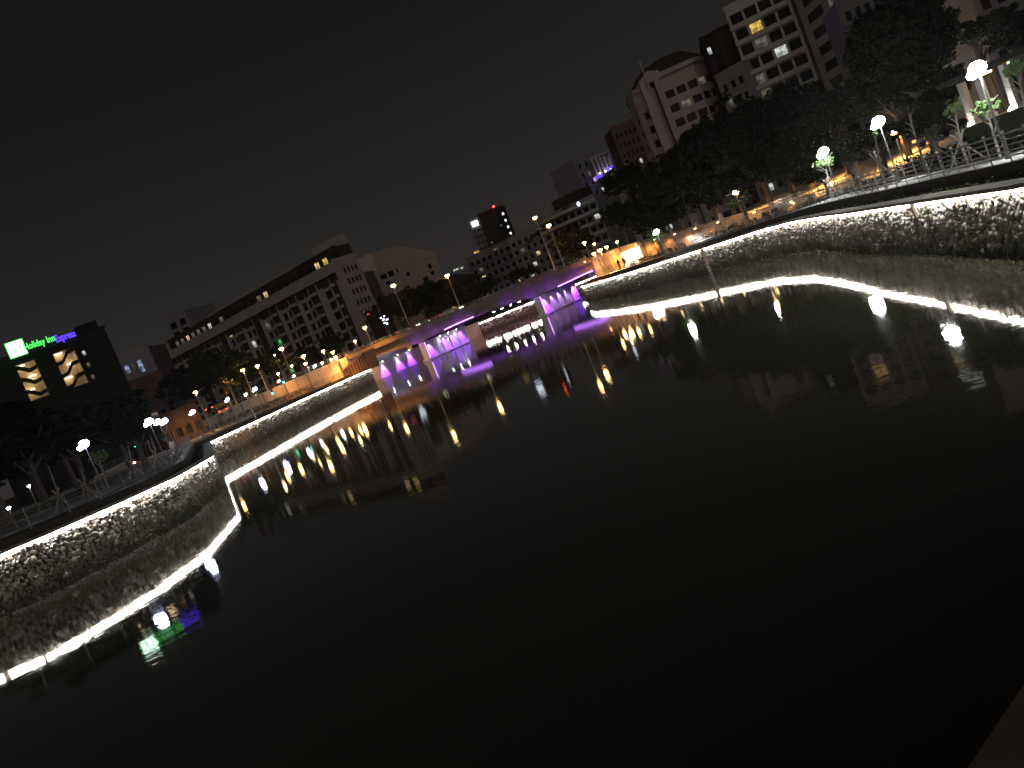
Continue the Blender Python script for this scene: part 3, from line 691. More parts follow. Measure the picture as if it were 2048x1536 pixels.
def text(txt, mt, size, loc, rz, parent, name='lettering', ext=.08, bold=.0, alignx='LEFT'):
    cu = bpy.data.curves.new('t', 'FONT'); cu.body = txt; cu.size = size; cu.extrude = ext; cu.offset = bold; cu.align_x = alignx; cu.resolution_u = 2
    to = bpy.data.objects.new('t', cu); C.objects.link(to); bpy.context.view_layer.update()
    me = bpy.data.meshes.new_from_object(to.evaluated_get(bpy.context.evaluated_depsgraph_get())); me.name = name
    bpy.data.objects.remove(to); me.materials.clear(); me.materials.append(G[mt] if mt in G else M[mt])
    o = link(name, me, parent); o.location = loc; o.rotation_euler = (math.radians(90), 0, rz); return o
hang = math.atan2((hB-hA).y, (hB-hA).x)
sg = thing('roof_sign', 'glowing green and blue hotel sign with a pale green square on the roof edge', 'sign', tuple(at(15, 684, 170)))
so_ = Vector(sg.location); sg.rotation_euler = (0, 0, 0)
lA, lB = at(14, 700, 172), at(152, 668, 177.5); sa = math.atan2((lB-lA).y, (lB-lA).x)
c = at(32.5, 697.5, 172.3)-so_; m = MB(); m.box(c, (3.1, .3, 3.0), sa); m.build('logo_panel', G['signgreen'], sg)
m = MB(); fwd = Vector((math.sin(sa), -math.cos(sa), 0)); m.box(c+fwd*.17, (2.75, .1, 2.65), sa); m.build('logo_face', G['signlogo'], sg)
text('H', 'signgreen', 2.3, c+fwd*.24+Vector((-math.cos(sa)*.72, -math.sin(sa)*.72, -.82)), sa, sg, 'logo_letter', .02)
p = at(50, 701, 172.6)-so_; q = at(113, 685, 175)-so_
t1 = text('Holiday Inn', 'signgreen', 1.75, p, sa, sg, 'lettering', .06, .035)
wdt = (q-p).length; sx_ = wdt/max(v.co.x for v in t1.data.vertices); t1.scale = (sx_, 1, 1)
q2 = at(153, 674, 176.8)-so_
t2 = text('Express', 'signblue', 1.9, q, sa, sg, 'lettering', .06, .035); t2.scale = ((q2-q).length/max(v.co.x for v in t2.data.vertices), 1, 1)
m = MB(); m.tube([p+Vector((0, .5, -.3)), q2+Vector((0, .5, -.3))], .08, 4)
for k in range(7):
    a = p.lerp(q2, k/6)+Vector((0, .5, -.3)); m.tube([a, a+Vector((0, 0, -(a.z+so_.z-ztop)))], .06, 4)
m.build('sign_frame', M['shade'], sg)
# low building with bluish lit rooms
A, B = at(236, 745, 262), at(306, 716, 262)
hs_ = [hole(A, B, (247, 733), (262, 745)), hole(A, B, (262, 727), (272, 740)), hole(A, B, (272, 722), (291, 742)), hole(A, B, (292, 719), (299, 737))]
building('low distant block with rooms lit cold blue beside the hotel', A, B, 3, on_face(A, B, 262, 705)[1], 14, 'aptgrey', hs_, lit={0: 'bluewin', 1: 'dimwin', 2: 'bluewin', 3: 'dimwin'}, mull=3)
A, B = at(262, 790, 235), at(330, 760, 238)
zt = on_face(A, B, 300, 750)[1]
building('low reddish building with pale bands behind the white lamps', A, B, 3, zt, 12, 'redwall', grid(dist(A, B), 4, 1.5, 3.5, 3, 3.1, 1.2), lit={9: 'dimwin'})
# reddish shophouse row near lamps
A, B = at(318, 850, 150), at(392, 812, 156)
building('dim dark low-rise building behind the trio of white lamps', A, B, 3, 8.2, 8, 'aptdark', grid(dist(A, B), 4, 1.1, 3.2, 1, 3.0, 1.6), 'shophouse')
# long apartment block
A, B = at(330, 712, 335), at(664, 527, 256); L = dist(A, B)
zt = on_face(A, B, 664, 527)[1]; FH = 3.15; NF = 9
ang = math.atan2((B-A).y, (B-A).x)
hs_ = []; nb = 10; bay = L/nb
for b_ in range(nb):
    u = b_*bay
    for j in range(NF):
        z = zt-2.6-(j+1)*FH+.7
        if b_ == nb-1: hs_ += [(u+bay*.25, u+bay*.55, z-.1, z+2.1)]
        else: hs_ += [(u+bay*.13, u+bay*.34, z-.1, z+2.1), (u+bay*.41, u+bay*.62, z-.1, z+2.1)] if b_ > 2 else [(u+bay*.30, u+bay*.55, z, z+2.0)]
lit = {}
ra = random.Random(5)
for k, nm in ((3, 'dimwin'),): pass
lrA = building('long dark apartment block with pale window towers, brown recesses and a setback roof storey', A, B, 3, zt, 8.5, 'apt', hs_, glass='brownglass', mull=1,
   lit={i: ra.choice(['warmwin', 'palewin', 'dimwin', 'dimwin']) for i in ra.sample(range(100), 9)} | {88: 'greenwin', 94: 'greenwin'}, roofmat='apt')
root, P, L = lrA
for b_ in range(nb):           # dark brown recess panels between the towers
    u = b_*bay
    m = MB(); a0, a1 = u+bay*.70, u+bay*1.02 if b_ < nb-1 else u+bay*.99
    if b_ == nb-1: a0, a1 = u+bay*.70, u+bay*.88
    m.prism([P(a0, -.5, 0)[:2], P(a1, -.5, 0)[:2], P(a1, -.02, 0)[:2], P(a0, -.02, 0)[:2]], 0, zt-2.7-3); m.build('recess_panel', M['aptdark'], root)
    m = MB()
    for a in (u+bay*.02, u+bay*.64):
        m.prism([P(a, -.4, 0)[:2], P(a+.7, -.4, 0)[:2], P(a+.7, -.03, 0)[:2], P(a, -.03, 0)[:2]], 0, zt-2.9-3)
    m.build('pilaster', M['apt'], root)
    if b_ % 2 == 0 or b_ > 6:
        for j in range(NF-1): m = MB(); m.prism([P(a0+.2, -1.6, 0)[:2], P(a1-.2, -1.6, 0)[:2], P(a1-.2, -.52, 0)[:2], P(a0+.2, -.52, 0)[:2]], zt-5.8-j*FH-3, zt-5.0-j*FH-3); m.build('balcony', M['apt'], root)
m = MB(); m.prism([P(-.6, -1.4, 0)[:2], P(L+.6, -1.4, 0)[:2], P(L+.6, .2, 0)[:2], P(-.6, .2, 0)[:2]], zt-2.6-3, zt-1.2-3); m.build('cornice', M['apt'], root)
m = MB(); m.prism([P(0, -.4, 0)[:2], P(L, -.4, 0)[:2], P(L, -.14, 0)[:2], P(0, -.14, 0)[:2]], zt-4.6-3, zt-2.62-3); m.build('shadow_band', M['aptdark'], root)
A1 = V2(A)+Vector((-math.sin(ang), math.cos(ang)))*3; B1 = V2(B)+Vector((-math.sin(ang), math.cos(ang)))*3
hs2 = [(L*(k+.15)/26, L*(k+.75)/26, zt+1.0, zt+2.9) for k in range(26)]
rb = random.Random(2)
building('', A1, B1, zt+.05, zt+4.2, 5.2, 'aptdark', hs2, root=root, glass='glass', lit={k: 'dimwin' for k in (1, 2, 4, 5, 6, 9, 15)} | {3: 'warmwin', 7: 'palewin', 16: 'warmwin', 23: 'warmwin', 24: 'yellowwin'}, mull=2)
for a0, a1, hh in ((.28, .38, 1.2), (.5, .62, 1.4), (.68, .76, 1.2), (.9, 1.0, 2.6)):
    m = MB(); m.prism([P(L*a0, 3.6, 0)[:2], P(L*a1, 3.6, 0)[:2], P(L*a1, 7.8, 0)[:2], P(L*a0, 7.8, 0)[:2]], zt+4.2-3, zt+4.2+hh-3); m.build('roof_box', M['apt'], root)
# its end wing, turned away to the right
_d = (V2(B)-V2(A)).normalized(); _b = Vector((-_d.y, _d.x)); A, B = V2(B)+_d*.35, V2(B)+_d*.35+_b*8.6; zt2 = zt+.6
L = dist(A, B)
building('pale end wing of the apartment block with small slit windows', A, B, 3, zt2, .34, 'pinkish', [(L*(.30+.16*c_), L*(.40+.16*c_), zt2-4.2-j*3.15, zt2-2.6-j*3.15) for j in range(9) for c_ in range(4)], glass='glass', mull=0)
# roof-top left part of the long block
A, B = at(330, 640, 338), at(372, 628, 332); 
building('small pale tower block rising at the far left end of the long apartments', A, B, 3, on_face(A, B, 345, 632)[1], 14, 'aptgrey', [(dist(A, B)*a, dist(A, B)*(a+.28), on_face(A, B, 345, 632)[1]-4.5-j*3.4, on_face(A, B, 345, 632)[1]-2.2-j*3.4) for j in range(6) for a in (.12, .58)], mull=1)
# curved-roof beige building
A, B = at(741, 505, 300), at(884, 505, 330)
A, B = at(741, 545, 300), at(890, 560, 332); L = dist(A, B); d_ = (V2(B)-V2(A)).normalized(); bk = Vector((-d_.y, d_.x))
def hp(px, py): return on_face(A, B, px, py)
top = [hp(*p) for p in ((741, 506), (765, 499), (790, 495), (815, 495), (840, 498), (862, 501), (876, 508))]
def hole2(A, B, cx, cy, w_, h_):       # opening from its centre and its size in photo pixels
    u, z = on_face(A, B, cx, cy); u2, _ = on_face(A, B, cx+w_*.93, cy-w_*.37); _, z2 = on_face(A, B, cx+h_*.37, cy+h_*.93); return (u-(u2-u)/2, u+(u2-u)/2, z-(z-z2)/2, z+(z-z2)/2)
hs_ = [hole2(A, B, *q) for q in ((768, 553, 13, 10), (783, 547, 13, 11), (795, 541, 5, 8), (811, 534, 9, 10), (817, 548, 8, 8), (832, 536, 5, 30), (843, 533, 9, 26), (854, 519, 8, 10), (860, 532, 8, 10), (866, 546, 8, 8), (829, 509, 16, 4), (777, 566, 10, 8))]
ztb = min(z for u, z in top)
rt_, P, L = building('beige building with a gently curved roofline and scattered dark windows behind the bridge', A, B, 3, ztb-.4, 20, 'beigelight', [h for h in hs_ if h[3] < ztb-.6 and h[0] > 0 and h[1] < L], glass='glass', mull=1)
m = MB(); k = len(top); ut = [max(0, min(L, u)) for u, z in top]
m.add([P(u, dd_, z) for dd_ in (-.05, 20) for u, z in zip(ut, [z for u, z in top])]+[P(u, dd_, ztb-.45) for dd_ in (-.05, 20) for u in ut],
      [(2*k+i, 2*k+i+1, i+1, i) for i in range(k-1)]+[(i, i+1, k+i+1, k+i) for i in range(k-1)]+[(3*k+i, k+i, k+i+1, 3*k+i+1) for i in range(k-1)]+[(0, k, 3*k, 2*k), (k-1, 3*k-1, 4*k-1, 2*k-1)][:1])
m.build('curved_roof', M['beigelight'], rt_)
# low grey side block left of it with two tiny lamps
A, B = at(722, 552, 285), at(748, 545, 296)
building('narrow grey annex with two tiny bright lights left of the curved-roof building', A, B, 3, hp(735, 540)[1]-1, 10, 'aptgrey', grid(dist(A, B), 2, 1.2, 5, 6, 3.2, 1.5), lit={8: 'palewin', 9: 'palewin'})
# dark pavilion with sweeping hip roof
p = at(905, 575, 232); pv = thing('pavilion', 'dark pavilion with a wide low hipped roof behind the bridge', 'pavilion', (p.x, p.y, 3))
m = MB(); zr = at(905, 575, 232).z-3; e1 = 7.5
m.add([(-e1, -4, zr), (e1+1, -4, zr), (e1+1, 5, zr), (-e1, 5, zr), (-2.5, .5, zr+3.0), (1.5, .5, zr+3.0)], [(0, 1, 5, 4), (1, 2, 5), (2, 3, 4, 5), (3, 0, 4), (3, 2, 1, 0)]); m.build('roof', M['roof'], pv)
m = MB(); m.box((0, .5, zr/2), (12, 6, zr-.01)); m.build('wall', M['aptdark'], pv)
# mid apartment block (grey, with lit balconies) and neighbours
def tower(label, pA, YA, pB, YB, ptop, n, nf, fh, wall='aptgrey', ww=.6, wh=1.6, litn=6, seed=1, z0=3, depth=14, band=True, name='apartment_building', glass='glass', cols=('palewin', 'warmwin', 'dimwin'), frame='shade', margin=.5):
    A, B = at(*pA, YA), at(*pB, YB); L = dist(A, B); zt = on_face(A, B, *ptop)[1]
    r_ = random.Random(seed); hs_ = []
    for j in range(nf):
        for i in range(n):
            u = margin+(L-2*margin)*(i+.5)/n; w_ = (L-2*margin)/n*ww; z = zt-1.2-(j+1)*fh+.7
            if z < z0+.5: continue
            hs_.append((u-w_/2, u+w_/2, z, z+wh))
    lit = {i: r_.choice(cols) for i in r_.sample(range(len(hs_)), min(litn, len(hs_)))}
    root, P, L = building(label, A, B, z0, zt, depth, wall, hs_, name, lit=lit, glass=glass, frame=frame)
    if band:
        for j in range(nf):
            z = zt-1.2-(j+1)*fh+.02
            if z < z0+1: break
            m = MB(); m.prism([P(0, -.7, 0)[:2], P(L, -.7, 0)[:2], P(L, -.02, 0)[:2], P(0, -.02, 0)[:2]], z-root.location.z, z+.62-root.location.z); m.build('balcony_band', M[wall], root)
    return root, P, L, zt
r1 = tower('grey mid-rise with banded balconies and lit roof lights below the far towers', (936, 530), 372, (1022, 490), 355, (1000, 488), 7, 11, 3.2, litn=4, seed=3)
m = MB(); root, P, L, zt = r1
m.prism([P(-9, -1, 0)[:2], P(-.1, 1, 0)[:2], P(-.1, 10, 0)[:2], P(-9, 10, 0)[:2]], 0, zt-3-1.5); m.build('side_wing', M['aptgrey'], root)
for u, z, g, w_ in ((-6, zt-2.0, 'palewin', 2), (-2.5, zt-2.4, 'palewin', 1.1), (8, zt+.9, 'yellowwin', 2.2), (18, zt-1.2, 'dimwin', 1.6)):
    m = MB(); c = P(u, -1.3, z); m.box(c, (w_, .2, .7)); m.build('balcony_light', G[g], root)
tower('darker banded apartment block right of the grey mid-rise', (1030, 520), 350, (1120, 478), 330, (1062, 456), 7, 13, 3.2, 'apt', litn=5, seed=9)
# terraced white building with curved balconies
r3 = tower('pale terraced building with long curved balconies behind the bridge lamps', (1085, 470), 300, (1200, 418), 285, (1140, 412), 8, 9, 3.3, 'aptgrey', ww=.74, litn=2, seed=4)
root, P, L, zt = r3
for j in range(7):
    z = zt-3-1.6-j*3.3; m = MB(); pts = [(L*t/12, -2.6*math.sin(math.pi*min(1, t/9.0))-.75) for t in range(13)]
    q = [P(u, dd_, 0)[:2] for u, dd_ in pts]+[P(L, -.72, 0)[:2], P(0, -.72, 0)[:2]]
    m.prism(q[:13]+[q[14]], z, z+.95); m.build('curved_balcony', M['white'], root)
m = MB(); m.add([P(-8, -1, zt-6), P(L*.6, -3, zt+.2), P(L*.62, 6, zt+2.4), P(-8, 6, zt-3)], [(0, 1, 2, 3)]); m.prism([P(L*.3, 1, 0)[:2], P(L*.78, 1, 0)[:2], P(L*.78, 8, 0)[:2], P(L*.3, 8, 0)[:2]], zt-3.5, zt+2.2-3+1.5); m.build('roof', M['roof'], root)
c = at(1157, 408, 283); m = MB().lathe([(.2, -.7), (.55, 0), (.2, .7)], c=tuple(c-root.location), n=8); m.build('roof_light', G['palewin'] if 0 else G['screen'], root)
# far towers
tA, tB = at(950, 470, 640), at(972, 462, 640)
r4 = tower('slim far tower carrying a bright white and blue sign panel at its top', (947, 470), 640, (972, 462), 640, (958, 434), 3, 12, 4.2, 'aptgrey', litn=0, seed=2, band=False)
root, P, L, zt = r4; c = Vector(P(L*.42, -.6, zt-3.2)); m = MB(); m.box(c, (4.6, .5, 3.6)); m.build('sign_panel', G['screen'], root)
r5 = tower('tall dark far tower with a red light on its roof', (972, 470), 600, (1018, 455), 600, (990, 416), 6, 16, 4, 'aptdark', ww=.5, litn=5, seed=8, band=False, cols=('dimwin',))
root, P, L, zt = r5
c = at(987, 413, 599)-root.location; m = MB(); m.lathe([(.2, -.8), (.9, 0), (.2, .8)], c=tuple(c), n=8); m.build('beacon', G['red'], root)
MB().tube([(c.x, c.y, c.z-.8), (c.x, c.y, zt-3)], .15, 5).build('mast', M['shade'], root)
tower('thin dark far tower with a vertical row of small white lights', (1010, 460), 570, (1026, 455), 570, (1014, 410), 1, 12, 4.2, 'hoteldark', ww=.28, wh=1.4, litn=11, seed=5, band=False, cols=('screen', 'palewin'))
A_s = [((1012, 427), .5), ((1016, 433), .6), ((1019, 447), .7), ((1021, 454), .6)]
# tower with lit crown and blue sign
r6 = tower('dark tower with a floodlit colonnaded crown and a blue sign', (1184, 420), 330, (1226, 405), 336, (1203, 301), 3, 16, 3.4, 'aptgrey', ww=.4, litn=7, seed=12, band=True, cols=('dimwin', 'palewin'))
root, P, L, zt = r6
cA, cB = at(1184, 319, 326), at(1213, 304, 328); cc = (cA+cB)/2-root.location
m = MB(); m.box((cc.x, cc.y+3, cc.z+.2), ((cB-cA).length+1.2, 7.5, .55)); m.build('crown_slab', M['pale'], root)
for k in range(5):
    q = cA.lerp(cB, k/4)-root.location; m = MB(); m.box((q.x, q.y+.6, cc.z-3.2), (.7, .7, 6.0)); m.build('column', M['pale'], root)
for k in range(3):
    q = cA.lerp(cB, .15+k*.35)-root.location; m = MB(); m.lathe([(.12, 0), (.3, .5)], c=(q.x, q.y-.5, cc.z-6.1), n=8); m.build('flood_lamp', G['crown'], root)
for pa, pb in (((1187, 362), (1205, 346)), ((1212, 342), (1225, 333))):
    a, b_ = at(*pa, 325)-root.location, at(*pb, 325)-root.location
    m = MB(); c = (a+b_)/2
    for k in range(4 if pa[0] < 1200 else 3):
        q = a.lerp(b_, (k+.5)/(4 if pa[0] < 1200 else 3)); m.box((q.x, q.y, (c.z+q.z)/2), (.62, .2, 1.3)); m.box((q.x+.35, q.y, (c.z+q.z)/2+.3), (.5, .2, .3))
    m.build('sign_lettering', G['signblue'], root)
q = at(1190, 359, 324.6)-root.location; m = MB(); m.box(tuple(q), (.55, .2, 1.5)); m.build('sign_lamp', G['yellowwin'], root)
# dark block with a few lit windows between crown tower and the curved corner building
tower('dark slab with a few scattered lit windows behind the curved corner building', (1236, 300), 300, (1296, 280), 300, (1250, 216), 6, 20, 3.3, 'hoteldark', litn=7, seed=21, band=False, cols=('palewin', 'dimwin'), wall_=None) if 0 else tower('dark slab with a few scattered lit windows behind the curved corner building', (1236, 300), 300, (1296, 280), 300, (1250, 246), 6, 20, 3.3, 'redwall', litn=7, seed=21, band=False, cols=('palewin', 'dimwin'))
# curved corner building with flag pole
def curved_front(root, pts, z0, z1, wallm, wins, fh, nf, ww, wh, lit, sillz):
    """a faceted curved facade: windows sit in real openings of each facet"""
    k = 0
    for i in range(len(pts)-1):
        a, b_ = V2(pts[i]), V2(pts[i+1]); L = (b_-a).length; n_ = wins[i]; hs_ = []
        for j in range(nf):
            for q in range(n_):
                u = L*(q+.5)/n_; w_ = min(ww, L/n_*.8); hs_.append((u-w_/2, u+w_/2, z1-sillz-(j)*fh-wh, z1-sillz-j*fh))
        lt = {x-k: g for x, g in lit.items() if 0 <= x-k < len(hs_)}; k += len(hs_)
        building('', a, b_, z0, z1, 8, wallm, hs_, root=root, glass='brownglass', lit=lt, mull=1)
Y0 = 214
def pt(px, py, Y): p = at(px, py, Y); return (p.x, p.y)
zc = at(1315, 160, Y0).z
cb = thing('corner_building', 'pale corner building with curved facade, dark central slot, flagpole and dark pitched roof', 'building', (*pt(1315, 160, Y0), 3))
lft = [pt(1252, 197, 222), pt(1262, 188, 217), pt(1290, 174, Y0-1)]
rgt = [pt(1316, 158, Y0-1), pt(1384, 128, 211), pt(1416, 119, 213), pt(1440, 116, 219), pt(1452, 118, 227)]
curved_front(cb, lft, 3, zc-1.0, 'pinkish', [1, 1], 3.35, 10, 1.9, 1.75, {}, 4.6)
curved_front(cb, rgt, 3, zc, 'pinkish', [3, 2, 1, 1], 3.35, 11, 2.6, 1.75, {4: 'dimwin', 33: 'dimwin'}, 3.2)
slot = [pt(1291, 172, Y0+.8), pt(1315, 158, Y0+.2)]
building('', slot[0], slot[1], 3, zc+1.0, 8, 'aptdark', [], root=cb)
a, b_ = V2(lft[-1]), V2(rgt[0]); L_ = (b_-a).length; dn = (b_-a).normalized()
ca = V2(cb.location)
for s0, s1 in ((-.35, .18), (.62, 1.02)):
    m = MB(); p0, p1 = a+dn*L_*s0-ca, a+dn*L_*s1-ca; nn2 = Vector((dn.y, -dn.x))
    m.prism([p0+nn2*.9, p1+nn2*.9, p1, p0], 0, zc-3-.2); m.build('slot_pilaster', M['pinkish'], cb)
m = MB(); p0, p1 = a-dn*1.2-ca, b_+dn*.6-ca; m.add([(p0.x, p0.y-1, zc-3-.2), (p1.x, p1.y-1, zc-3-.2), (p1.x, p1.y-1, zc-1.4), ((p0.x+p1.x)/2, (p0.y+p1.y)/2-1, zc-.6), (p0.x, p0.y-1, zc-2.2)]+[(p0.x, p0.y+3, zc-3-.2), (p1.x, p1.y+3, zc-3-.2), (p1.x, p1.y+3, zc-1.4), ((p0.x+p1.x)/2, (p0.y+p1.y)/2+3, zc-.6), (p0.x, p0.y+3, zc-2.2)],
  [(0, 1, 2, 3, 4), (9, 8, 7, 6, 5), (4, 3, 8, 9), (3, 2, 7, 8), (0, 5, 6, 1), (1, 6, 7, 2), (0, 4, 9, 5)]); m.build('gable', M['pinkish'], cb)
fp0, fp1 = at(1300, 178, Y0-3)-cb.location, at(1279, 121, Y0-3)-cb.location
MB().tube([(fp0.x, fp0.y, fp0.z), (fp0.x, fp0.y, fp1.z)], [.22, .1], 6).build('flagpole', M['pale'], cb)
m = MB()      # cornice following the curve and the dark pitched roofs behind it
for pl, zz in ((lft, zc-1.0), (rgt, zc)):
    o_ = [(x-ca.x, y-ca.y-1.1) for x, y in pl]; i_ = [(x-ca.x, y-ca.y+1.6) for x, y in pl]
    n_ = len(pl); z0_, z1_ = zz-3+.1, zz-3+1.1
    m.add([(x, y, z0_) for x, y in o_]+[(x, y, z1_) for x, y in o_]+[(x, y, z1_) for x, y in i_]+[(x, y, z0_) for x, y in i_],
      [(q, q+1, n_+q+1, n_+q) for q in range(n_-1)]+[(n_+q, n_+q+1, 2*n_+q+1, 2*n_+q) for q in range(n_-1)]+[(3*n_+q, 3*n_+q+1, q+1, q) for q in range(n_-1)]+[(0, n_, 2*n_, 3*n_), (n_-1, 4*n_-1, 3*n_-1, 2*n_-1)])
m.build('cornice', M['pinkish'], cb)
m = MB(); rp_ = [at(*p, Y0+9)-cb.location for p in ((1266, 176), (1272, 158), (1286, 140), (1320, 116), (1358, 101), (1392, 106), (1432, 116))]
m.add([tuple(p) for p in rp_]+[(p.x, p.y+12, p.z-1) for p in rp_]+[(p.x, p.y, zc-3-.9) for p in rp_]+[(p.x, p.y+12, zc-3-.9) for p in rp_],
  [(7+7+i, 14+i+1, i+1, i) for i in range(6)]+[(i, i+1, 7+i+1, 7+i) for i in range(6)]+[(7+i, 7+i+1, 21+i+1, 21+i) for i in range(6)]+[(0, 7, 21, 14), (6, 20, 27, 13)])
m.build('pitched_roof', M['roof'], cb)
# tall white block at the upper right
zt = at(1512, -30, 186).z
A, B = at(1462, 60, 192), at(1584, 12, 186); L = dist(A, B)
hs_ = [(L*(.045+.237*i), L*(.045+.237*i+.20), zt-4.6-j*3.25, zt-2.6-j*3.25) for j in range(12) for i in range(4)]
hr, P, L = building('tall pale high-rise with grouped dark windows and one bright yellow lit room', A, B, 3, zt-1.0, 16, 'white', hs_, 'high_rise', glass='glass', lit={5: 'yellowwin', 9: 'dimwin', 14: 'palewin', 16: 'dimwin', 20: 'dimwin', 26: 'palewin'}, mull=2)
hr['category'] = 'high-rise'
for j in range(12):
    z = zt-5.6-j*3.25; m = MB(); m.prism([P(0, -.8, 0)[:2], P(L*.97, -.8, 0)[:2], P(L*.97, -.02, 0)[:2], P(0, -.02, 0)[:2]], z-3, z+.8-3); m.build('balcony_band', M['white'], hr)
A2, B2 = at(1592, 10, 185.5), at(1706, -60, 160); L2 = dist(A2, B2)
hs_ = [(L2*a, L2*b2_, zt-5.0-j*3.25, zt-3.2-j*3.25) for j in range(12) for a, b2_ in ((.10, .40), (.50, .84))]
building('', A2, B2, 3, zt+2, 16, 'white', hs_, root=hr, glass='glass', lit={1: 'palewin', 3: 'warmwin', 5: 'dimwin', 11: 'palewin'}, mull=5)
m = MB(); p0 = at(1450, 70, 205)-hr.location; m.box((p0.x, p0.y, (zt-3)/2-1), (8, 12, zt-6)); m.build('rear_core', M['aptdark'], hr)
# low grey side building between the corner building and the high-rise
tower('dark narrow building with two balcony lights between the corner building and the high-rise', (1428, 160), 204, (1462, 140), 203, (1440, 62), 2, 20, 3.2, 'hoteldark', litn=4, seed=31, band=False, cols=('palewin', 'dimwin'))
tower('low olive grey block at the foot of the high-rise with a lit corner window', (1436, 170), 196, (1492, 150), 190, (1462, 138), 3, 8, 3.2, 'aptgrey', litn=3, seed=14, band=False, cols=('dimwin', 'palewin'))
# beige gable wall building at the top right
A, B = at(1868, 110, 112), at(1966, 80, 108)
rr2, P, L = building('plain beige gable wall building rising behind the rightmost lamp', A, B, 3, 40, 14, 'beige', [], 'apartment_building')
m = MB(); m.prism([P(-.5, -.7, 0)[:2], P(L+.5, -.7, 0)[:2], P(L+.5, -.02, 0)[:2], P(-.5, -.02, 0)[:2]], at(1912, 120, 110).z-3-.5, at(1912, 120, 110).z-3+.2); m.build('string_course', M['pale'], rr2)
A, B = at(1969, 80, 109), at(2100, 30, 104)
tower('grey block with dark balconies at the far upper right', (1969, 80), 109, (2110, 20), 104, (1990, -60), 4, 12, 3.2, 'aptgrey', litn=0, seed=3, band=True)
A, B = at(1700, 120, 168), at(1760, 100, 165)
tower('dim building with small lights behind the round tree', (1690, 60), 150, (1800, 20), 148, (1720, -20), 5, 10, 3.3, 'aptgrey', litn=5, seed=44, band=True, cols=('palewin', 'dimwin'))
# entrance colonnade with lit columns on a raised terrace
lp = at(1990, 232, 60); col = thing('colonnade', 'raised terrace with one brightly lit column and a warm floor at the right edge', 'building', (lp.x, lp.y, 3))
def rel(px, py, Y): return at(px, py, Y)-col.location
a, b_ = rel(1915, 266, 64), rel(2080, 192, 58); cang = math.atan2(b_.y-a.y, b_.x-a.x); cd = (b_-a).normalized(); cb_ = Vector((-cd.y, cd.x, 0))
pzt = a.z+.1; ln_ = (b_-a).length+3
c = (a+b_)/2+cb_*4.2+cd*1.5; m = MB(); m.box((c.x, c.y, pzt/2), (ln_, 8.4, pzt), cang); m.build('plinth', M['ground'], col)
c = (a+b_)/2+cb_*4.2+cd*1.5; m = MB(); m.box((c.x, c.y, pzt+.02), (ln_-.3, 8.0, .05), cang); m.build('floor', M['beige'], col)
c = (a+b_)/2+cb_*8.0+cd*1.5; m = MB(); m.box((c.x, c.y, pzt+.02), (ln_-.3, 8.0, .03), cang)
m = MB(); m.box((c.x, c.y, pzt+1.8), (ln_-.01, .35, 3.6), cang); m.build('back_wall', M['redwall'], col)
for i, (t, g, hh) in enumerate(((.03, 0, 3.0), (.33, 0, 3.0), (.63, 1, 3.0), (.98, 0, 3.0))):
    q = a.lerp(b_, t)+cb_*(.9 if i != 0 else 1.6); cm = MB(); cm.box((q.x, q.y, pzt+hh/2), (.42, .42, hh), cang); cm.box((q.x, q.y, pzt+.15), (.6, .6, .3), cang); cm.build('column', M['pale'], col)
    if i in (0, 2):
        u_ = MB(); qq = q-cb_*.55; u_.lathe([(.08 if i == 0 else .15, .0), (.12 if i == 0 else .2, .10)], c=(qq.x, qq.y, pzt+.01), n=8); u_.build('uplight', G['whitespot'], col)
c = (a+b_)/2+cb_*3.6+cd*1.5; m = MB(); m.box((c.x, c.y, pzt+3.25), (ln_, 8.2, .35), cang); m.build('canopy', M['hoteldark'], col)
for t in (.12, .38, .66, .9):
    q = a.lerp(b_, t)+cb_*3.5; m = MB(); m.box((q.x, q.y, pzt+3.02), (.5, .5, .1), cang); m.build('ceiling_lamp', G['sodium_pale'], col)
# parts3
# ------------------------------------------------------------------ trees
_crowns = {}
def crown_mesh(kind, seed, nclu, per, leaf, m):
    key = (kind, seed)
    if key in _crowns: return _crowns[key]
    global rng; rng = np.random.default_rng(seed)
    # unit-radius crown: clusters spread through an uneven volume
    lobes = rng.normal(size=(9, 3)); lobes /= np.linalg.norm(lobes, axis=1)[:, None]; lobes[:, 2] = np.abs(lobes[:, 2])*.75-.15
    lobes *= rng.uniform(.35, .72, 9)[:, None]; lr = rng.uniform(.28, .52, 9)
    pick = rng.integers(0, 9, nclu); d = rng.normal(size=(nclu, 3)); d /= np.linalg.norm(d, axis=1)[:, None]
    cen = lobes[pick]+d*(lr[pick]*rng.uniform(.35, 1.0, nclu)**.5)[:, None]
    if kind == 'round': cen = d*(rng.uniform(.3, 1.0, nclu)**.45*.88)[:, None]
    core = rng.normal(size=(nclu//3, 3))*.25; cen = np.concatenate([cen, core])
    v, f = leaves_np(cen, rng.uniform(.07, .17, len(cen)), per, leaf, .8)
    me = mesh_np('crown', v, f, m, False); _crowns[key] = me; return me
def trunk_mesh(H, R, seed, m, lean=.06, n=7, spread=.55):
    r_ = random.Random(seed); mb = MB(); top = Vector((r_.uniform(-lean, lean)*H, r_.uniform(-lean, lean)*H, H))
    mb.tube([(0, 0, -.2), (0, 0, .25), top*.5+Vector((0, 0, 0)), top], [R*1.5, R*1.1, R*.85, R*.6], 7)
    for k in range(n):
        a = 2*math.pi*k/n+r_.uniform(-.4, .4); st = top*r_.uniform(.62, 1.0); l = H*spread*r_.uniform(.6, 1.1)
        e = st+Vector((math.cos(a)*l*.7, math.sin(a)*l*.7, l*r_.uniform(.5, .95))); md = st.lerp(e, .5)+Vector((0, 0, -.08*l))
        mb.tube([st, md, e], [R*.5, R*.32, R*.10], 5)
    return mb
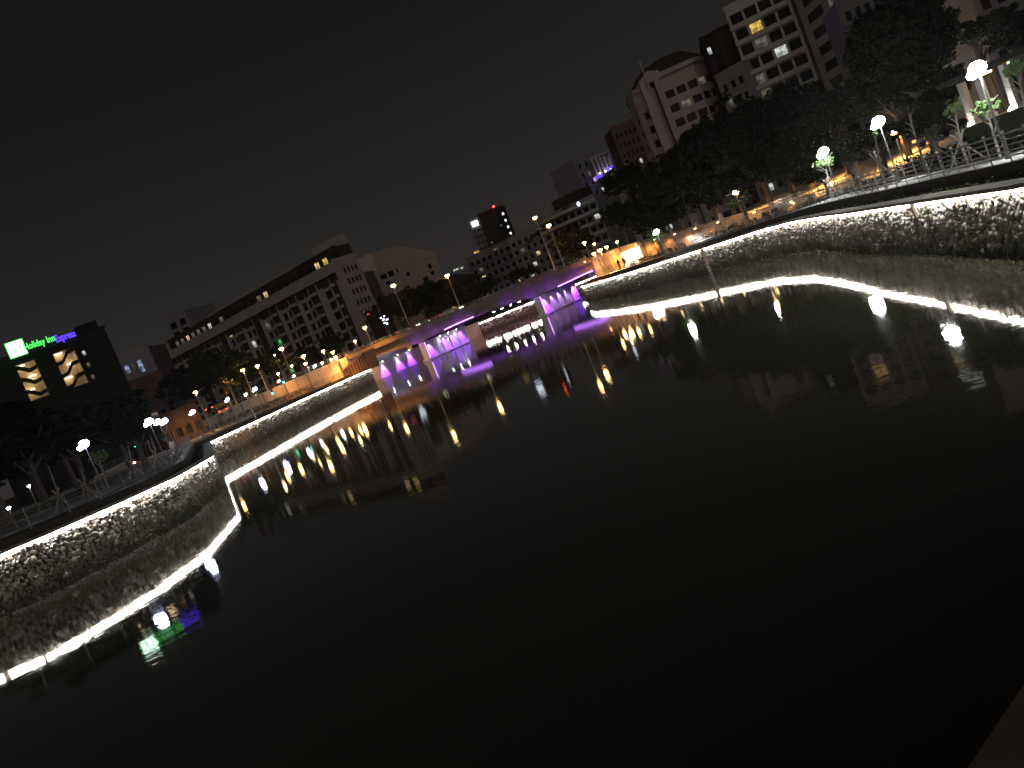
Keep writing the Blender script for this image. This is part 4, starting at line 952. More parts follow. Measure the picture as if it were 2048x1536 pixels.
def tree(label, px, py, Y, rpx, z0=3.0, kind='dark', sq=(1, 1, .85), seed=1, trunk_r=.28, name='tree', cat='tree', leafm=None, group=None, bark='bark', trunk_at=None):
    c = at(px, py, Y); R = rpx/FPX*Y
    bx, by = (c.x, c.y) if trunk_at is None else trunk_at
    t = thing(name, label, cat, (bx, by, z0), 0, group)
    H = max(.8, c.z-z0-R*.45*sq[2])
    trunk_mesh(H, trunk_r, seed, M[bark], n=7, spread=min(.8, R*.9/H)).build('trunk', M[bark], t)
    spec = {'dark': (150, 55, .060, 'leafdark'), 'darkfine': (300, 70, .045, 'leafdark'), 'round': (520, 60, .045, 'leafdark'), 'mid': (110, 45, .060, 'leafmid'), 'young': (30, 30, .11, 'leafyoung'), 'airy': (60, 30, .055, 'leafmid')}[kind]
    me = crown_mesh(kind, seed % 4, spec[0], spec[1], spec[2], M[leafm or spec[3]])
    if leafm and leafm != spec[3]: me = me.copy(); me.materials.clear(); me.materials.append(M[leafm])
    o = link('crown', me, t); o.location = (c.x-bx, c.y-by, c.z-z0); o.scale = (R*sq[0], R*sq[1], R*sq[2]); o.rotation_euler = (0, 0, seed*1.3)
    return t
GR = 'big dark trees behind the right bank walkway'
TR = [(1292, 432, 128, 60, 'low drooping dark tree whose tip reaches down beside the underpass', (1.0, 1, 1.0)),
 (1345, 378, 122, 86, 'dark tree above the small white lamp near the underpass', (1, 1, 1)),
 (1395, 325, 116, 92, 'broad dark tree hiding the foot of the curved corner building', (1.1, 1, 1)),
 (1450, 378, 112, 60, 'lower dark tree over the orange lit road', (1.2, 1, .8)),
 (1490, 268, 108, 92, 'dark tree standing right of the curved corner building', (1, 1, 1.05)),
 (1560, 312, 100, 82, 'dark tree between the two groups of right bank lamps', (1.1, 1, 1)),
 (1578, 240, 104, 88, 'dark tree rising over the foot of the pale high-rise', (1, 1, 1)),
 (1660, 230, 98, 72, 'dark tree left of the tall round-headed tree', (1, 1, 1)),
 (1803, 84, 84, 104, 'tall round-headed dark tree in front of the upper right buildings', (1, 1, 1)),
 (1770, 175, 86, 84, 'dark tree just under the tall round-headed one', (1.1, 1, .9)),
 (1890, 178, 78, 60, 'small dark tree beside the brightest park lamp', (1, 1, .9)),
 (2035, 60, 60, 62, 'dark tree cut by the right frame edge above the lit column', (1, 1, 1.1)),
 (1640, 330, 92, 66, 'dark bushy tree behind the lamp with the small staked tree', (1.2, 1, .7)),
 (1690, 300, 88, 56, 'low dark tree behind the railing left of the middle lamp', (1.2, 1, .8)),
 (1745, 275, 74, 48, 'dark tree crown directly above the middle white lamp', (1.2, 1, .8)),
 (1850, 240, 68, 50, 'dim tree above the amber lit car', (1.1, 1, .9)),
 (1945, 60, 66, 40, 'dark tree in front of the plain beige gable wall foot', (1, 1, .8)),
 (1252, 362, 150, 44, 'rounded dark tree below the floodlit crown of the far tower', (1, 1, 1)),
 (1236, 430, 150, 36, 'dim tree below the blue sign tower with a pale lit trunk', (1, 1, 1))]
for i, (px, py, Y, rp2, lab, sq) in enumerate(TR):
    tree(lab, px, py, Y, rp2, kind='round' if 'round-headed dark' in lab else 'darkfine' if rp2 > 70 else 'dark', sq=(sq[0]*1.12, sq[1]*1.12, sq[2]*1.05), seed=i+1, trunk_r=.36, group=GR if i < 17 else None)
TL = [(-45, 900, 88, 95, 'dark tree at the extreme left edge under the hotel', (1.3, 1, .8)),
 (-30, 960, 76, 60, 'low dark tree at the extreme left edge above the tiny ground light', (1.3, 1, .7)),
 (40, 890, 82, 92, 'large dark tree mass at the far left under the hotel sign', (1.2, 1, .8)),
 (130, 872, 92, 84, 'dark tree below the left stairwell of the hotel', (1.2, 1, .75)),
 (222, 842, 104, 76, 'dark tree below the right stairwell of the hotel', (1.2, 1, .75)),
 (95, 842, 112, 52, 'dark tree pressed against the base of the hotel', (1.4, 1, .6)),
 (12, 838, 110, 56, 'dark tree at the left frame edge below the sign square', (1.2, 1, .8)),
 (262, 862, 92, 50, 'dim bushy tree between the green bush and the trio of lamps', (1.1, 1, .8)),
 (372, 772, 175, 56, 'dark tree under the left end of the long apartment block', (1.4, 1, .9)),
 (430, 738, 190, 54, 'dark tree in front of the left half of the apartment block', (1.3, 1, .9)),
 (480, 750, 200, 42, 'brownish lit tree under the pair of high amber lamps', (1.3, 1, .9)),
 (545, 725, 205, 36, 'tree before the lower storeys of the apartment block', (1.1, 1, 1)),
 (610, 715, 205, 30, 'small tree behind the ramp lamps', (1.1, 1, 1)),
 (660, 690, 210, 32, 'tree at the right corner of the apartment block', (1.1, 1, 1)),
 (790, 615, 222, 46, 'dark tree below the curved-roof building, left of three', (1.1, 1, 1)),
 (845, 602, 226, 52, 'dark tree below the curved-roof building, middle of three', (1.2, 1, .9)),
 (905, 606, 222, 36, 'dark tree below the pavilion roof, right of three', (1.2, 1, .9)),
 (965, 575, 230, 30, 'low dark tree before the grey mid-rise', (1.5, 1, .7)),
 (1040, 548, 226, 26, 'low dark tree beside the curved pole on the bridge', (1.6, 1, .7)),
 (1142, 490, 198, 46, 'rounded dark tree behind the right end of the bridge', (1.1, 1, .9))]
for i, (px, py, Y, rp2, lab, sq) in enumerate(TL):
    tree(lab, px, py, Y, rp2, kind='dark' if rp2 > 40 else 'mid', sq=(sq[0]*1.15, sq[1]*1.15, sq[2]*1.1), seed=i+3, trunk_r=.32, leafm='leafmid' if 8 < i < 17 else None, group='trees on the left bank and beyond the bridge')
# young staked trees
def young(label, base_px, top_py, Y, rpx, stakes=True, lit=True, seed=1, leafm='leafyoung', kind='young', name='young_tree', sh=1.7):
    b0 = atz(base_px[0], base_px[1], 3.05) if Y is None else at(base_px[0], base_px[1], Y); z0 = 3.02
    Yb = b0.y; tp = at(top_py[0], top_py[1], Yb); t = thing(name, label, 'tree', (b0.x, b0.y, z0), 0, 'young staked trees along the walkways')
    R = rpx/FPX*Yb; H = tp.z-z0
    mb = MB(); r_ = random.Random(seed); dx = tp.x-b0.x
    mb.tube([(0, 0, -.1), (dx*.3, 0, H*.45), (dx*.7, .05, H*.78), (dx, 0, H)], [.075, .06, .045, .02], 6)
    for k in range(6):
        a = 2*math.pi*k/6+.3; s = .45+.08*k; p0 = Vector((dx*s, 0, H*s)); e = p0+Vector((math.cos(a)*R*.8, math.sin(a)*R*.8, R*.8)); mb.tube([p0, p0.lerp(e, .5)+Vector((0, 0, .1)), e], [.035, .022, .01], 5)
    mb.build('trunk', M['youngbark'], t)
    if rpx > 3:
        me = crown_mesh(kind, seed % 4, *({'young': (34, 26, .10), 'airy': (60, 30, .055)}[kind]), M[leafm])
        o = link('crown', me, t); o.location = (dx, 0, H*.95); o.scale = (R, R, R*.9); o.rotation_euler = (0, 0, seed)
    if stakes:
        for k in range(4):
            a = math.pi/4+k*math.pi/2+.3; e = Vector((math.cos(a)*.85, math.sin(a)*.85, 0)); h = sh
            MB().tube([e, Vector((-e.x*.35, -e.y*.35, h))], .045, 6).build('stake', M['stake'], t)
    return t
young('small leafy tree glowing around the second lamp with four crossed stakes', (1662, 385), (1650, 320), 80, 26, seed=1, kind='airy')
young('bare young trunk with a big cross of pale stakes under the middle lamp', (1762, 345), (1748, 262), 55.5, 8, seed=2, sh=2.3, kind='airy')
young('lit pale slender trunk right of the crossed stakes', (1846, 325), (1815, 215), 53, 22, stakes=False, seed=3, kind='airy', leafm='leafmid')
young('bright green leafy young tree at the foot of the brightest lamp', (1992, 290), (1972, 210), 39.5, 34, stakes=False, seed=4)
young('bright green bushy young tree left of the brightest lamp', (1925, 300), (1908, 212), 44, 24, stakes=True, seed=5)
young('bright yellow-green leafy tree at the right frame edge above the lit column', (2060, 262), (2035, 128), 44, 34, stakes=False, seed=16, kind='young')
young('dim bushy young tree halfway between the two right lamps', (1885, 330), (1868, 262), 50, 26, stakes=True, seed=6, kind='airy', leafm='leafmid')
young('faint thin tree with stakes behind the railing bend', (1722, 372), (1710, 315), 68, 12, stakes=True, seed=7, kind='airy', leafm='leafmid')
young('pale lit twisted branches beside the underpass railing', (1330, 500), (1312, 468), 113, 22, stakes=False, seed=8, kind='airy')
young('thin staked tree behind the left railing, second from the left', (182, 1000), (160, 935), 62, 4, seed=9, kind='airy')
young('thin staked tree behind the left railing, leftmost', (125, 1010), (95, 930), 60, 4, seed=10, kind='airy')
young('thin staked tree below the leftmost lamp of the trio', (318, 925), (300, 870), 78, 4, seed=11, kind='airy')
young('thin staked tree right of the trio of lamps', (270, 945), (255, 890), 74, 5, seed=12, kind='airy')
young('thin bare tree beside the two walking people', (362, 925), (348, 880), 86, 4, seed=13, kind='airy')
young('round bush lit green beside the leftmost park lamp', (205, 950), (196, 912), 74, 22, stakes=False, seed=14)
young('tree with foliage lit by amber light above the left walkway railing', (350, 880), (318, 872), 92, 18, stakes=False, seed=15, kind='airy')
# ------------------------------------------------------------------ ramp, stairs, abutment block on the left
rpA, rpB = V2((-27.6, 176.2)), V2((-95, 158)); pA0 = V2((-42, 171.5)); 
ramp = thing('approach_ramp', 'sloping approach ramp with an amber lit retaining wall left of the bridge', 'ramp', (-27.6, 176.2, 3))
O2 = V2(ramp.location)
path = [V2((-27.6, 177.9)), V2((-38, 175.5)), V2((-50, 171)), V2((-58, 167)), V2((-66, 162)), V2((-72, 158))]; rz2 = [6.25, 6.0, 5.5, 4.7, 3.7, 3.1]
bkp = [p+Vector((2, 13)) for p in path]
m = MB(); n_ = len(path)
P1 = [p-O2 for p in path]; P2 = [p-O2 for p in bkp]
m.add([(p.x, p.y, z-3) for p, z in zip(P1, rz2)]+[(p.x, p.y, z-3) for p, z in zip(P2, rz2)]+[(p.x, p.y, -.2) for p in P1], [(i+1, i, n_+i, n_+i+1) for i in range(n_-1)]+[(i, i+1, 2*n_+i+1, 2*n_+i) for i in range(n_-1)])
m.build('road_surface', M['asphalt'], ramp)
m = MB()
for i in range(n_-1):
    a, b_ = P1[i], P1[i+1]; e = (b_-a).normalized(); nn3 = Vector((e.y, -e.x))*-1
    if nn3.y > 0: nn3 = -nn3
    m.prism([a, b_-e*.01, b_-e*.01+nn3*.35, a+nn3*.35], [-.2]*4, [rz2[i]-3+.2, rz2[i+1]-3+.2, rz2[i+1]-3+.2, rz2[i]-3+.2])
m.build('retaining_wall', M['beige'], ramp)
for i in range(n_-1):
    a, b_ = P1[i], P1[i+1]; k = max(1, int((b_-a).length/3.6)); e = (b_-a).normalized(); nn3 = Vector((-e.y, e.x))
    if nn3.y > 0: nn3 = -nn3
    for q in range(k):
        t = (q+.5)/k; c = a.lerp(b_, t)+nn3*.42; z = rz2[i]+(rz2[i+1]-rz2[i])*t-3; MB().box((c.x, c.y, z/2-.05), (.32, .14, max(.3, z+.1)), math.atan2(e.y, e.x)).build('pilaster', M['concrete'], ramp)
railing('amber lit railing along the top of the sloping ramp', resample([(p.x, p.y) for p in path], [z+.2 for z in rz2], .8), 3, .95, .05, 1.6, mt='pole')
mid = offset(offset(LBr[6:], INS+3.4), 0); mz = [3.0]*len(mid)
railing('rear railing between the left walkway and the amber lit road', [p for p in resample([(p[0]-2.5, p[1]) for p in mid], mz, .6) if 118 < p.y < 168], 4, 1.0, .045, 1.5, mt='pole')
# lit pavement in front of the ramp
m = MB(); m.add([(-34, 168, 3.04), (-90, 136, 3.04), (-70, 112, 3.04), (-40, 118, 3.04)], [(0, 1, 2, 3)]); struct(m.build('pavement', M['paving']))
m = MB(); m.add([(-98, 128, 3.012), (-200, 60, 3.012), (-200, 96, 3.012), (-98, 164, 3.012)], [(0, 1, 2, 3)]); struct(m.build('road', M['asphalt']))
st_ = thing('staircase', 'amber lit concrete stairs climbing beside the abutment block', 'stairs', (-33.5, 171, 3))
m = MB()
for k in range(12): m.box((-.0+k*.42, .3+k*.05, (.14*(k+1))), (.44, 2.4, .28*(k+1)-.0), .12)
m.build('steps', M['beige'], st_)
for s in (-1.35, 1.5):
    m = MB(); m.prism([(-.3, .3+s-.12), (5.2, .9+s-.12), (5.2, .9+s+.12), (-.3, .3+s+.12)], [0]*4, [.7, 4.3, 4.3, .7]); m.build('side_wall', M['beige'], st_)
wb = thing('wing_wall', 'dark brown slatted concrete block at the left end of the bridge', 'wall', (-24.8, 172.5, 3))
m = MB(); m.prism([(-3.4, -.6), (1.6, -2.5), (3.2, .5), (-1.8, 2.6)], [-.4]*4, [1.2, 2.9, 2.9, 1.8]); m.build('block', M['redwall'], wb)
m = MB(); m.prism([(-3.5, -.75), (1.65, -2.7), (3.35, .5), (-1.8, 2.75)], [1.203, 2.903, 2.903, 1.803], [1.36, 3.06, 3.06, 1.96]); m.build('cap', M['concrete'], wb)
for k in range(9):
    t = k/8; m = MB(); x0 = -3.2+4.7*t; y0 = -.72-1.87*t; m.box((x0, y0, .4+.8*t), (.14, .14, 1.5+1.5*t-.3), -.36); m.build('slat', M['aptdark'], wb)
# ------------------------------------------------------------------ underpass building on the right
up = thing('underpass_wall', 'amber lit retaining wall with a brightly glowing underpass opening right of the bridge', 'retaining wall', (21.5, 160, 3))
uo = V2(up.location)
wl = [V2((20.6, 161.5)), V2((23.2, 148)), V2((25.2, 138)), V2((28, 124)), V2((31.5, 110)), V2((36, 96))]; wz = [6.4, 6.2, 5.9, 5.2, 4.5, 3.7]
def seg(i, t): return wl[i].lerp(wl[i+1], t)-uo
bn = Vector((.97, .2))
def wallpiece(p, q, z0_, z1a, z1b, nm='wall', mt='beige', th=.6):
    m = MB(); m.prism([p, q, q+bn*th, p+bn*th], [z0_]*4, [z1a, z1b, z1b, z1a]); return m.build(nm, M[mt], up)
wallpiece(wl[0]-uo, wl[1]-uo, -.4, 3.5, 3.3)
e0, e1_ = seg(1, .15), seg(1, .98)
wallpiece(wl[1]-uo, e0, -.4, 3.3, 3.25); wallpiece(e0+bn*.01, e1_+bn*.01, 2.35, 3.24, 3.0, 'lintel'); wallpiece(e1_, wl[2]-uo, -.4, 2.95, 2.9)
for i in (2, 3, 4): wallpiece(wl[i]-uo, wl[i+1]-uo, -.4, wz[i]-3, wz[i+1]-3)
m = MB(); d3 = 7
m.add([(e0.x+.6, e0.y, 0), (e1_.x+.6, e1_.y, 0), (e1_.x+d3, e1_.y, 0), (e0.x+d3, e0.y, 0)]+[(e0.x+.6, e0.y, 2.6), (e1_.x+.6, e1_.y, 2.6), (e1_.x+d3, e1_.y, 2.6), (e0.x+d3, e0.y, 2.6)], [(0, 1, 2, 3), (4, 7, 6, 5), (1, 5, 6, 2), (2, 6, 7, 3), (0, 3, 7, 4)]); m.build('passage', M['cream'], up)
for k in range(2):
    q = e0.lerp(e1_, .3+.4*k); m = MB(); m.box((q.x+1.2, q.y, 2.42), (.5, 2.2, .12), .2); m.build('ceiling_lamp', G['flood'], up)
m = MB(); q = e0.lerp(e1_, .78); m.box((q.x+6.7, q.y, 1.3), (.1, 1.8, 1.2)); m.build('lit_panel', G['flood'], up)
for k, (i, t) in enumerate(((0, .35), (0, .8), (2, .1), (2, .5), (2, .9), (3, .4), (3, .85))):
    q = seg(i, t)-bn*.13; m = MB(); m.box((q.x, q.y, 1.3), (.25, .5, 3.0 if i < 3 else 2.2), .2); m.build('pilaster', M['beige'], up)
for k, (i, t, e_) in enumerate(((0, .2, 1500), (0, .9, 1500), (2, .25, 1800), (2, .75, 1800), (3, .2, 1800), (3, .6, 1800), (4, .0, 1500), (4, .5, 1300), (4, .95, 900))):  # added amber lamps with invented brackets, lighting the wall from in front
    q = seg(i, t)-bn*1.9; zt_ = (3.3 if i < 2 else wz[i]-3+(wz[i+1]-wz[i])*t)-.1; a_ = seg(i, t)
    m = MB(); m.tube([(a_.x, a_.y, zt_), (q.x, q.y, zt_+.15)], .035, 5); m.box((q.x, q.y, zt_+.12), (.26, .26, .08)); o_ = m.build('added_wall_lamp', M['shade'], up)
    MB().box((q.x, q.y, zt_+.05), (.18, .18, .05)).build('lens', G['sodium'], o_)
    l = bpy.data.lights.new('added_wall_beam', 'SPOT'); l.energy = e_; l.color = (1, .40, .075); l.spot_size = math.radians(160); l.spot_blend = .8; l.shadow_soft_size = .06
    lo = bpy.data.objects.new('added_wall_beam', l); C.objects.link(lo); lo.parent = up; lo.location = (q.x, q.y, zt_)
# orange lit lane behind the right walkway
lane = [(30, 122), (33.5, 108), (37.5, 92), (39.5, 78), (38, 66)]; m = MB(); ribbon(m, lane, offset(lane, 10), 3.12, 4.9)
struct(m.build('lane', M['paving']))
railing('upper amber lit railing beside the lane under the big dark trees', resample([(28.2, 121), (31.2, 108), (34.6, 94), (36.2, 82)], [3.3, 3.25, 3.2, 3.1], .6), 4, 1.1, .04, 1.6)
wb2 = MB(); L0 = [(28.3, 121), (31.3, 108), (34.7, 94), (36.3, 82)]; ribbon(wb2, L0, offset(L0, -.3), [3.3, 3.25, 3.2, 3.1], [3.3, 3.25, 3.2, 3.1]); ribbon(wb2, L0, L0, 2.9, [3.3, 3.25, 3.2, 3.1])
o = wb2.build('low_wall', M['beige']); tag(o, 'low amber lit wall carrying the upper railing under the big trees', 'wall')
for k, (x, y) in enumerate(((34.0, 114), (38.0, 100), (41.0, 86))):
    street_lamp(['amber street lamp hidden deep among the big trees, farthest of three', 'amber street lamp hidden deep among the big trees, middle of three', 'amber street lamp hidden deep among the big trees, nearest of three'][k], Vector((x, y, 6.4)), 3.0, (.6, .3), 'sodium', .42)
tree('half-lit tree trunk pair standing on the walkway edge under the big trees', 1480, 400, 104, 24, seed=5, kind='mid', trunk_r=.22)
# ------------------------------------------------------------------ gauge pole and drain posts at the right wall
g0 = atz(1425, 547, 0.0); gq = Vector((24.0, 97.2)); gp = thing('gauge_pole', 'brown water level board standing against the right gabion wall', 'gauge board', (23.6, 96.6, 0))
m = MB(); m.box((0, 0, .75), (.34, .12, 4.1), -.3); m.build('board', M['gauge'], gp)
m = MB()
for k in range(9): m.box((-.03, -.08, -.6+k*.4), (.2, .02, .06), -.3)
m.build('scale_marks', M['pale'], gp)
for k, (px, py, lab) in enumerate(((1833, 416, 'short brown outlet post hanging over the white strip, left of two'), (1942, 398, 'short brown outlet post hanging over the white strip, right of two'))):
    q = atz(px, py, 2.3); o = thing('outlet_post', lab, 'post', (q.x-.22, q.y-.2, 1.9), 0, 'outlet posts on the right wall')
    MB().lathe([(.09, 0), (.11, .08), (.11, .62), (.14, .64), (.14, .74)], n=8).build('pipe', M['gauge'], o); MB().box((.12, .06, .5), (.3, .08, .12), .5).build('bracket', M['shade'], o)
# ------------------------------------------------------------------ near bank stones at the lower right corner
e0, e1_ = atz(1935, 1536, 3.2), atz(2040, 1380, 3.2)
dN = (e1_-e0).normalized(); nN = Vector((dN.y, -dN.x, 0))
if nN.x < 0: nN = -nN
nb_ = thing('stone_steps', 'dim brown stone steps of the near bank in the lower right corner', 'steps', tuple(e0))
for k in range(4):
    m = MB(); a = -dN*6+nN*(.42*k+.012*k); b_ = dN*9+nN*(.42*k+.012*k)
    m.prism([a, b_, b_+nN*.42, a+nN*.42], -3.4, .0+.06*k); o = m.build('step', M['step'], nb_)
# ------------------------------------------------------------------ people
def limb(mb, pts, rs, n=8):
    # rounded tapered limb with a few interpolated rings
    P = [Vector(p) for p in pts]; mb.tube(P, rs, n)
def person(label, loc, rz, h=1.7, top='white_cloth', bottom='dark_cloth', bare=True, stride=.22, arm=.15, long_top=False, hair='short', name='person'):
    t = thing(name, label, 'person', tuple(loc), rz); k = h/1.7
    # body skeleton grown with a skin modifier into one continuous surface
    J = {'pel': (0, 0, .93), 'chest': (0, .01, 1.25), 'neck': (0, .0, 1.46), 'jaw': (0, .02, 1.53), 'head': (0, .015, 1.61),
         'hl': (-.09, 0, .88), 'kl': (-.10, stride*.55, .49), 'al': (-.10, stride*.75-.06, .08), 'tl': (-.10, stride*.75+.10, .03),
         'hr': (.09, 0, .88), 'kr': (.10, -stride*.15, .48), 'ar': (.10, -stride, .12), 'tr': (.10, -stride+.12, .04),
         'sl': (-.17, 0, 1.40), 'el': (-.22, -arm*.6, 1.13), 'wl': (-.21, arm*.5-.02, .90), 'fl': (-.205, arm*.8, .80),
         'sr': (.17, 0, 1.40), 'er': (.22, arm*.4, 1.13), 'wr': (.20, arm*1.4, .92), 'fr': (.19, arm*1.7, .84)}
    R = dict(pel=.135, chest=.15, neck=.055, jaw=.075, head=.095, hl=.10, kl=.06, al=.042, tl=.035, hr=.10, kr=.06, ar=.042, tr=.035, sl=.065, el=.043, wl=.032, fl=.03, sr=.065, er=.043, wr=.032, fr=.03)
    E_ = [('pel', 'chest'), ('chest', 'neck'), ('neck', 'jaw'), ('jaw', 'head'), ('pel', 'hl'), ('hl', 'kl'), ('kl', 'al'), ('al', 'tl'), ('pel', 'hr'), ('hr', 'kr'), ('kr', 'ar'), ('ar', 'tr'),
          ('chest', 'sl'), ('sl', 'el'), ('el', 'wl'), ('wl', 'fl'), ('chest', 'sr'), ('sr', 'er'), ('er', 'wr'), ('wr', 'fr')]
    def grow(keys, edges, m, grow_r, nm, rad=None):
        idx = {q: i for i, q in enumerate(keys)}; me = bpy.data.meshes.new(nm); me.from_pydata([tuple(c*k for c in J[q]) for q in keys], [(idx[a], idx[b_]) for a, b_ in edges], []); me.update()
        o = bpy.data.objects.new(nm, me); C.objects.link(o)
        sk = o.modifiers.new('s', 'SKIN'); sk.use_smooth_shade = True; ss = o.modifiers.new('u', 'SUBSURF'); ss.levels = 1; ss.render_levels = 1
        for q in keys:
            rr3 = ((rad or R).get(q, R[q])+grow_r)*k; me.skin_vertices[0].data[idx[q]].radius = (rr3*1.18, rr3*.86) if q in ('pel', 'chest') else (rr3, rr3)
        me.skin_vertices[0].data[0].use_root = True
        bpy.context.view_layer.update(); nm2 = bpy.data.meshes.new_from_object(o.evaluated_get(bpy.context.evaluated_depsgraph_get())); bpy.data.objects.remove(o)
        nm2.name = nm; nm2.materials.clear(); nm2.materials.append(M[m]); return link(nm, nm2, t)
    grow(list(J), E_, 'skin', 0, 'body')
    J['el2'] = tuple(Vector(J['sl']).lerp(Vector(J['el']), .8)); J['er2'] = tuple(Vector(J['sr']).lerp(Vector(J['er']), .8)); R['el2'] = R['er2'] = .05
    J['neck2'] = (0, 0, 1.42); R['neck2'] = .075
    grow(['pel', 'chest', 'neck2', 'sl', 'el2', 'sr', 'er2'], [('pel', 'chest'), ('chest', 'neck2'), ('chest', 'sl'), ('sl', 'el2'), ('chest', 'sr'), ('sr', 'er2')], top, .022, 'shirt')
    J['kl2'] = tuple(Vector(J['hl']).lerp(Vector(J['kl']), .85)); J['kr2'] = tuple(Vector(J['hr']).lerp(Vector(J['kr']), .85)); R['kl2'] = R['kr2'] = .075; J['waist'] = (0, 0, .98); R['waist'] = .13
    if bare: grow(['waist', 'pel', 'hl', 'kl2', 'hr', 'kr2'], [('waist', 'pel'), ('pel', 'hl'), ('hl', 'kl2'), ('pel', 'hr'), ('hr', 'kr2')], bottom, .016, 'shorts')
    else: grow(['waist', 'pel', 'hl', 'kl', 'al', 'hr', 'kr', 'ar'], [('waist', 'pel'), ('pel', 'hl'), ('hl', 'kl'), ('kl', 'al'), ('pel', 'hr'), ('hr', 'kr'), ('kr', 'ar')], bottom, .018, 'trousers')
    m = MB(); m.lathe([(.06*k, 1.545*k), (.104*k, 1.59*k), (.110*k, 1.65*k), (.085*k, 1.705*k), (.03*k, 1.728*k)], c=(0, -.012*k, 0), n=10)
    if hair == 'long': m.lathe([(.05*k, 1.40*k), (.085*k, 1.45*k), (.09*k, 1.56*k), (.05*k, 1.62*k)], c=(0, -.06*k, 0), n=8)
    m.build('hair', M['hair'], t, True)
    for q in ('tl', 'tr'):
        m = MB(); x, y, z = (c*k for c in J[q]); m.box((x, y-.06*k, max(.045, z)), (.095*k, .27*k, .085*k)); m.build('shoe', M['dark_cloth'], t)
    return t

p1 = atz(373, 897, 3.0)
person('walking person in a white top and dark shorts with bare legs on the left walkway', Vector((-33.0, 90.5, 3.0)), math.radians(165), 1.62, 'white_cloth', 'dark_cloth', True, .2, hair='long')
person('taller walking person in a pinkish top and grey trousers on the left walkway', Vector((-31.0, 85.0, 3.0)), math.radians(170), 1.78, 'pink_cloth', 'grey_cloth', False, .25)
person('left of two dark silhouetted people before the glowing underpass', Vector((20.6, 133.0, 3.0)), math.radians(20), 1.7, 'dark_cloth', 'dark_cloth', False, .12)
person('right of two dark silhouetted people before the glowing underpass', Vector((20.9, 129.5, 3.0)), math.radians(190), 1.74, 'dark_cloth', 'grey_cloth', False, .16, hair='long')
# ------------------------------------------------------------------ cars
def car(label, loc, rz, paint='carpaint', head='headlight', tail='red', name='parked_car', cat='car', group='cars on the roads'):
    t = thing(name, label, cat, tuple(loc), rz, group)
    prof = [(-2.15, .45), (-2.2, .80), (-2.05, .98), (-1.35, 1.04), (-.85, 1.42), (.55, 1.46), (1.15, 1.06), (1.95, .92), (2.2, .72), (2.2, .42)]
    m = MB(); n_ = len(prof); ws_ = [.82, .85, .84, .84, .68, .68, .84, .84, .82, .80]
    m.add([(x, -w_, z) for (x, z), w_ in zip(prof, ws_)]+[(x, w_, z) for (x, z), w_ in zip(prof, ws_)],
          [(i, n_+i, n_+(i+1) % n_, (i+1) % n_) for i in range(n_)]+[tuple(range(n_)), tuple(range(n_, 2*n_))[::-1]]); m.build('body', M[paint], t)
    for s in (-1, 1):
        m = MB(); m.add([(-1.15, s*.80, 1.08), (.95, s*.80, 1.08), (.50, s*.715, 1.40), (-.82, s*.715, 1.38)], [(0, 1, 2, 3)]); m.build('side_window', M['glass'], t)
    m = MB(); m.add([(1.16, -.72, 1.09), (1.16, .72, 1.09), (.60, .62, 1.44), (.60, -.62, 1.44)], [(0, 1, 2, 3)]); m.build('windscreen', M['glass'], t)
    m = MB(); m.add([(-1.36, -.72, 1.08), (-1.36, .72, 1.08), (-.88, .62, 1.40), (-.88, -.62, 1.40)], [(0, 1, 2, 3)]); m.build('rear_window', M['glass'], t)
    for x in (-1.35, 1.35):
        for s in (-1, 1):
            m = MB(); m.tube([(x, s*.66, .33), (x, s*.87, .33)], .33, 12); o = m.build('wheel', M['tyre'], t)
            m = MB(); m.tube([(x, s*.872, .33), (x, s*.885, .33)], .19, 10); m.build('rim', M['rail'], o)
    for s in (-1, 1):
        m = MB(); m.box((2.19, s*.62, .70), (.10, .34, .16)); m.build('headlight', G[head], t)
        m = MB(); m.box((-2.19, s*.66, .84), (.10, .30, .16)); m.build('tail_light', G[tail], t)
    return t
def on_bridge(u, d, z=6.27): p = F0+Vector(bp_(u, d, 0)[:2]); return Vector((p.x, p.y, z))
car('silver car with glowing red tail lights crossing the middle of the bridge', on_bridge(22, 2.6), fang, 'carpaint', name='car')
car('dark car following with pale headlights left of the middle of the bridge', on_bridge(12.5, 2.6), fang, 'cardark', name='car')
car('red car driving the other way with headlights on near the left pier', on_bridge(17.5, 6.0), fang+math.pi, 'carred', name='car')
car('dark car with two red tail lights on the left bank road by the amber pole', at(431, 812, 165)-Vector((0, 0, .85)), math.radians(75), 'cardark', name='car')
car('car with a single visible red tail light right of the two bright red ones', at(449, 819, 160)-Vector((0, 0, .85)), math.radians(100), 'carpaint', name='car')
car('car with bright headlights in the amber glow behind the left railing', Vector((at(260, 893, 108).x, 108, 3.05)), math.radians(-60), 'carred', name='car')
car('amber lit car parked behind the young trees on the right bank', Vector((at(1878, 258, 74).x, 74, 4.2)), math.radians(200), 'cardark', 'amber', name='parked_car')
for k, (px, py, Y, g, lab) in enumerate(((566, 761, 158, 'cyan', 'traffic light showing green in front of the ramp'), (544, 783, 150, 'green', 'lower traffic light showing green near the pavement'), (293, 882, 100, 'red', 'traffic light showing red below the trio of lamps'), (270, 886, 104, 'green', 'small traffic light showing green left of the red one'))):
    h_ = at(px, py, Y); t = thing('traffic_light', lab, 'traffic light', (h_.x, h_.y, 3.0), 0, 'traffic lights on the left bank road')
    z = max(1.2, h_.z-3.0); MB().tube([(0, .14, 0), (0, .14, z+.4)], .06, 6).build('pole', M['pole'], t); MB().box((0, 0, z), (.34, .22, .95)).build('housing', M['shade'], t)
    for q, zz in enumerate((.3, 0, -.3)):
        on = (g == 'red' and q == 0) or (g != 'red' and q == 2)
        MB().tube([(0, -.11, z+zz), (0, -.16, z+zz)], .17 if on else .10, 8).build('lens', G[g] if on else M['glass'], t)
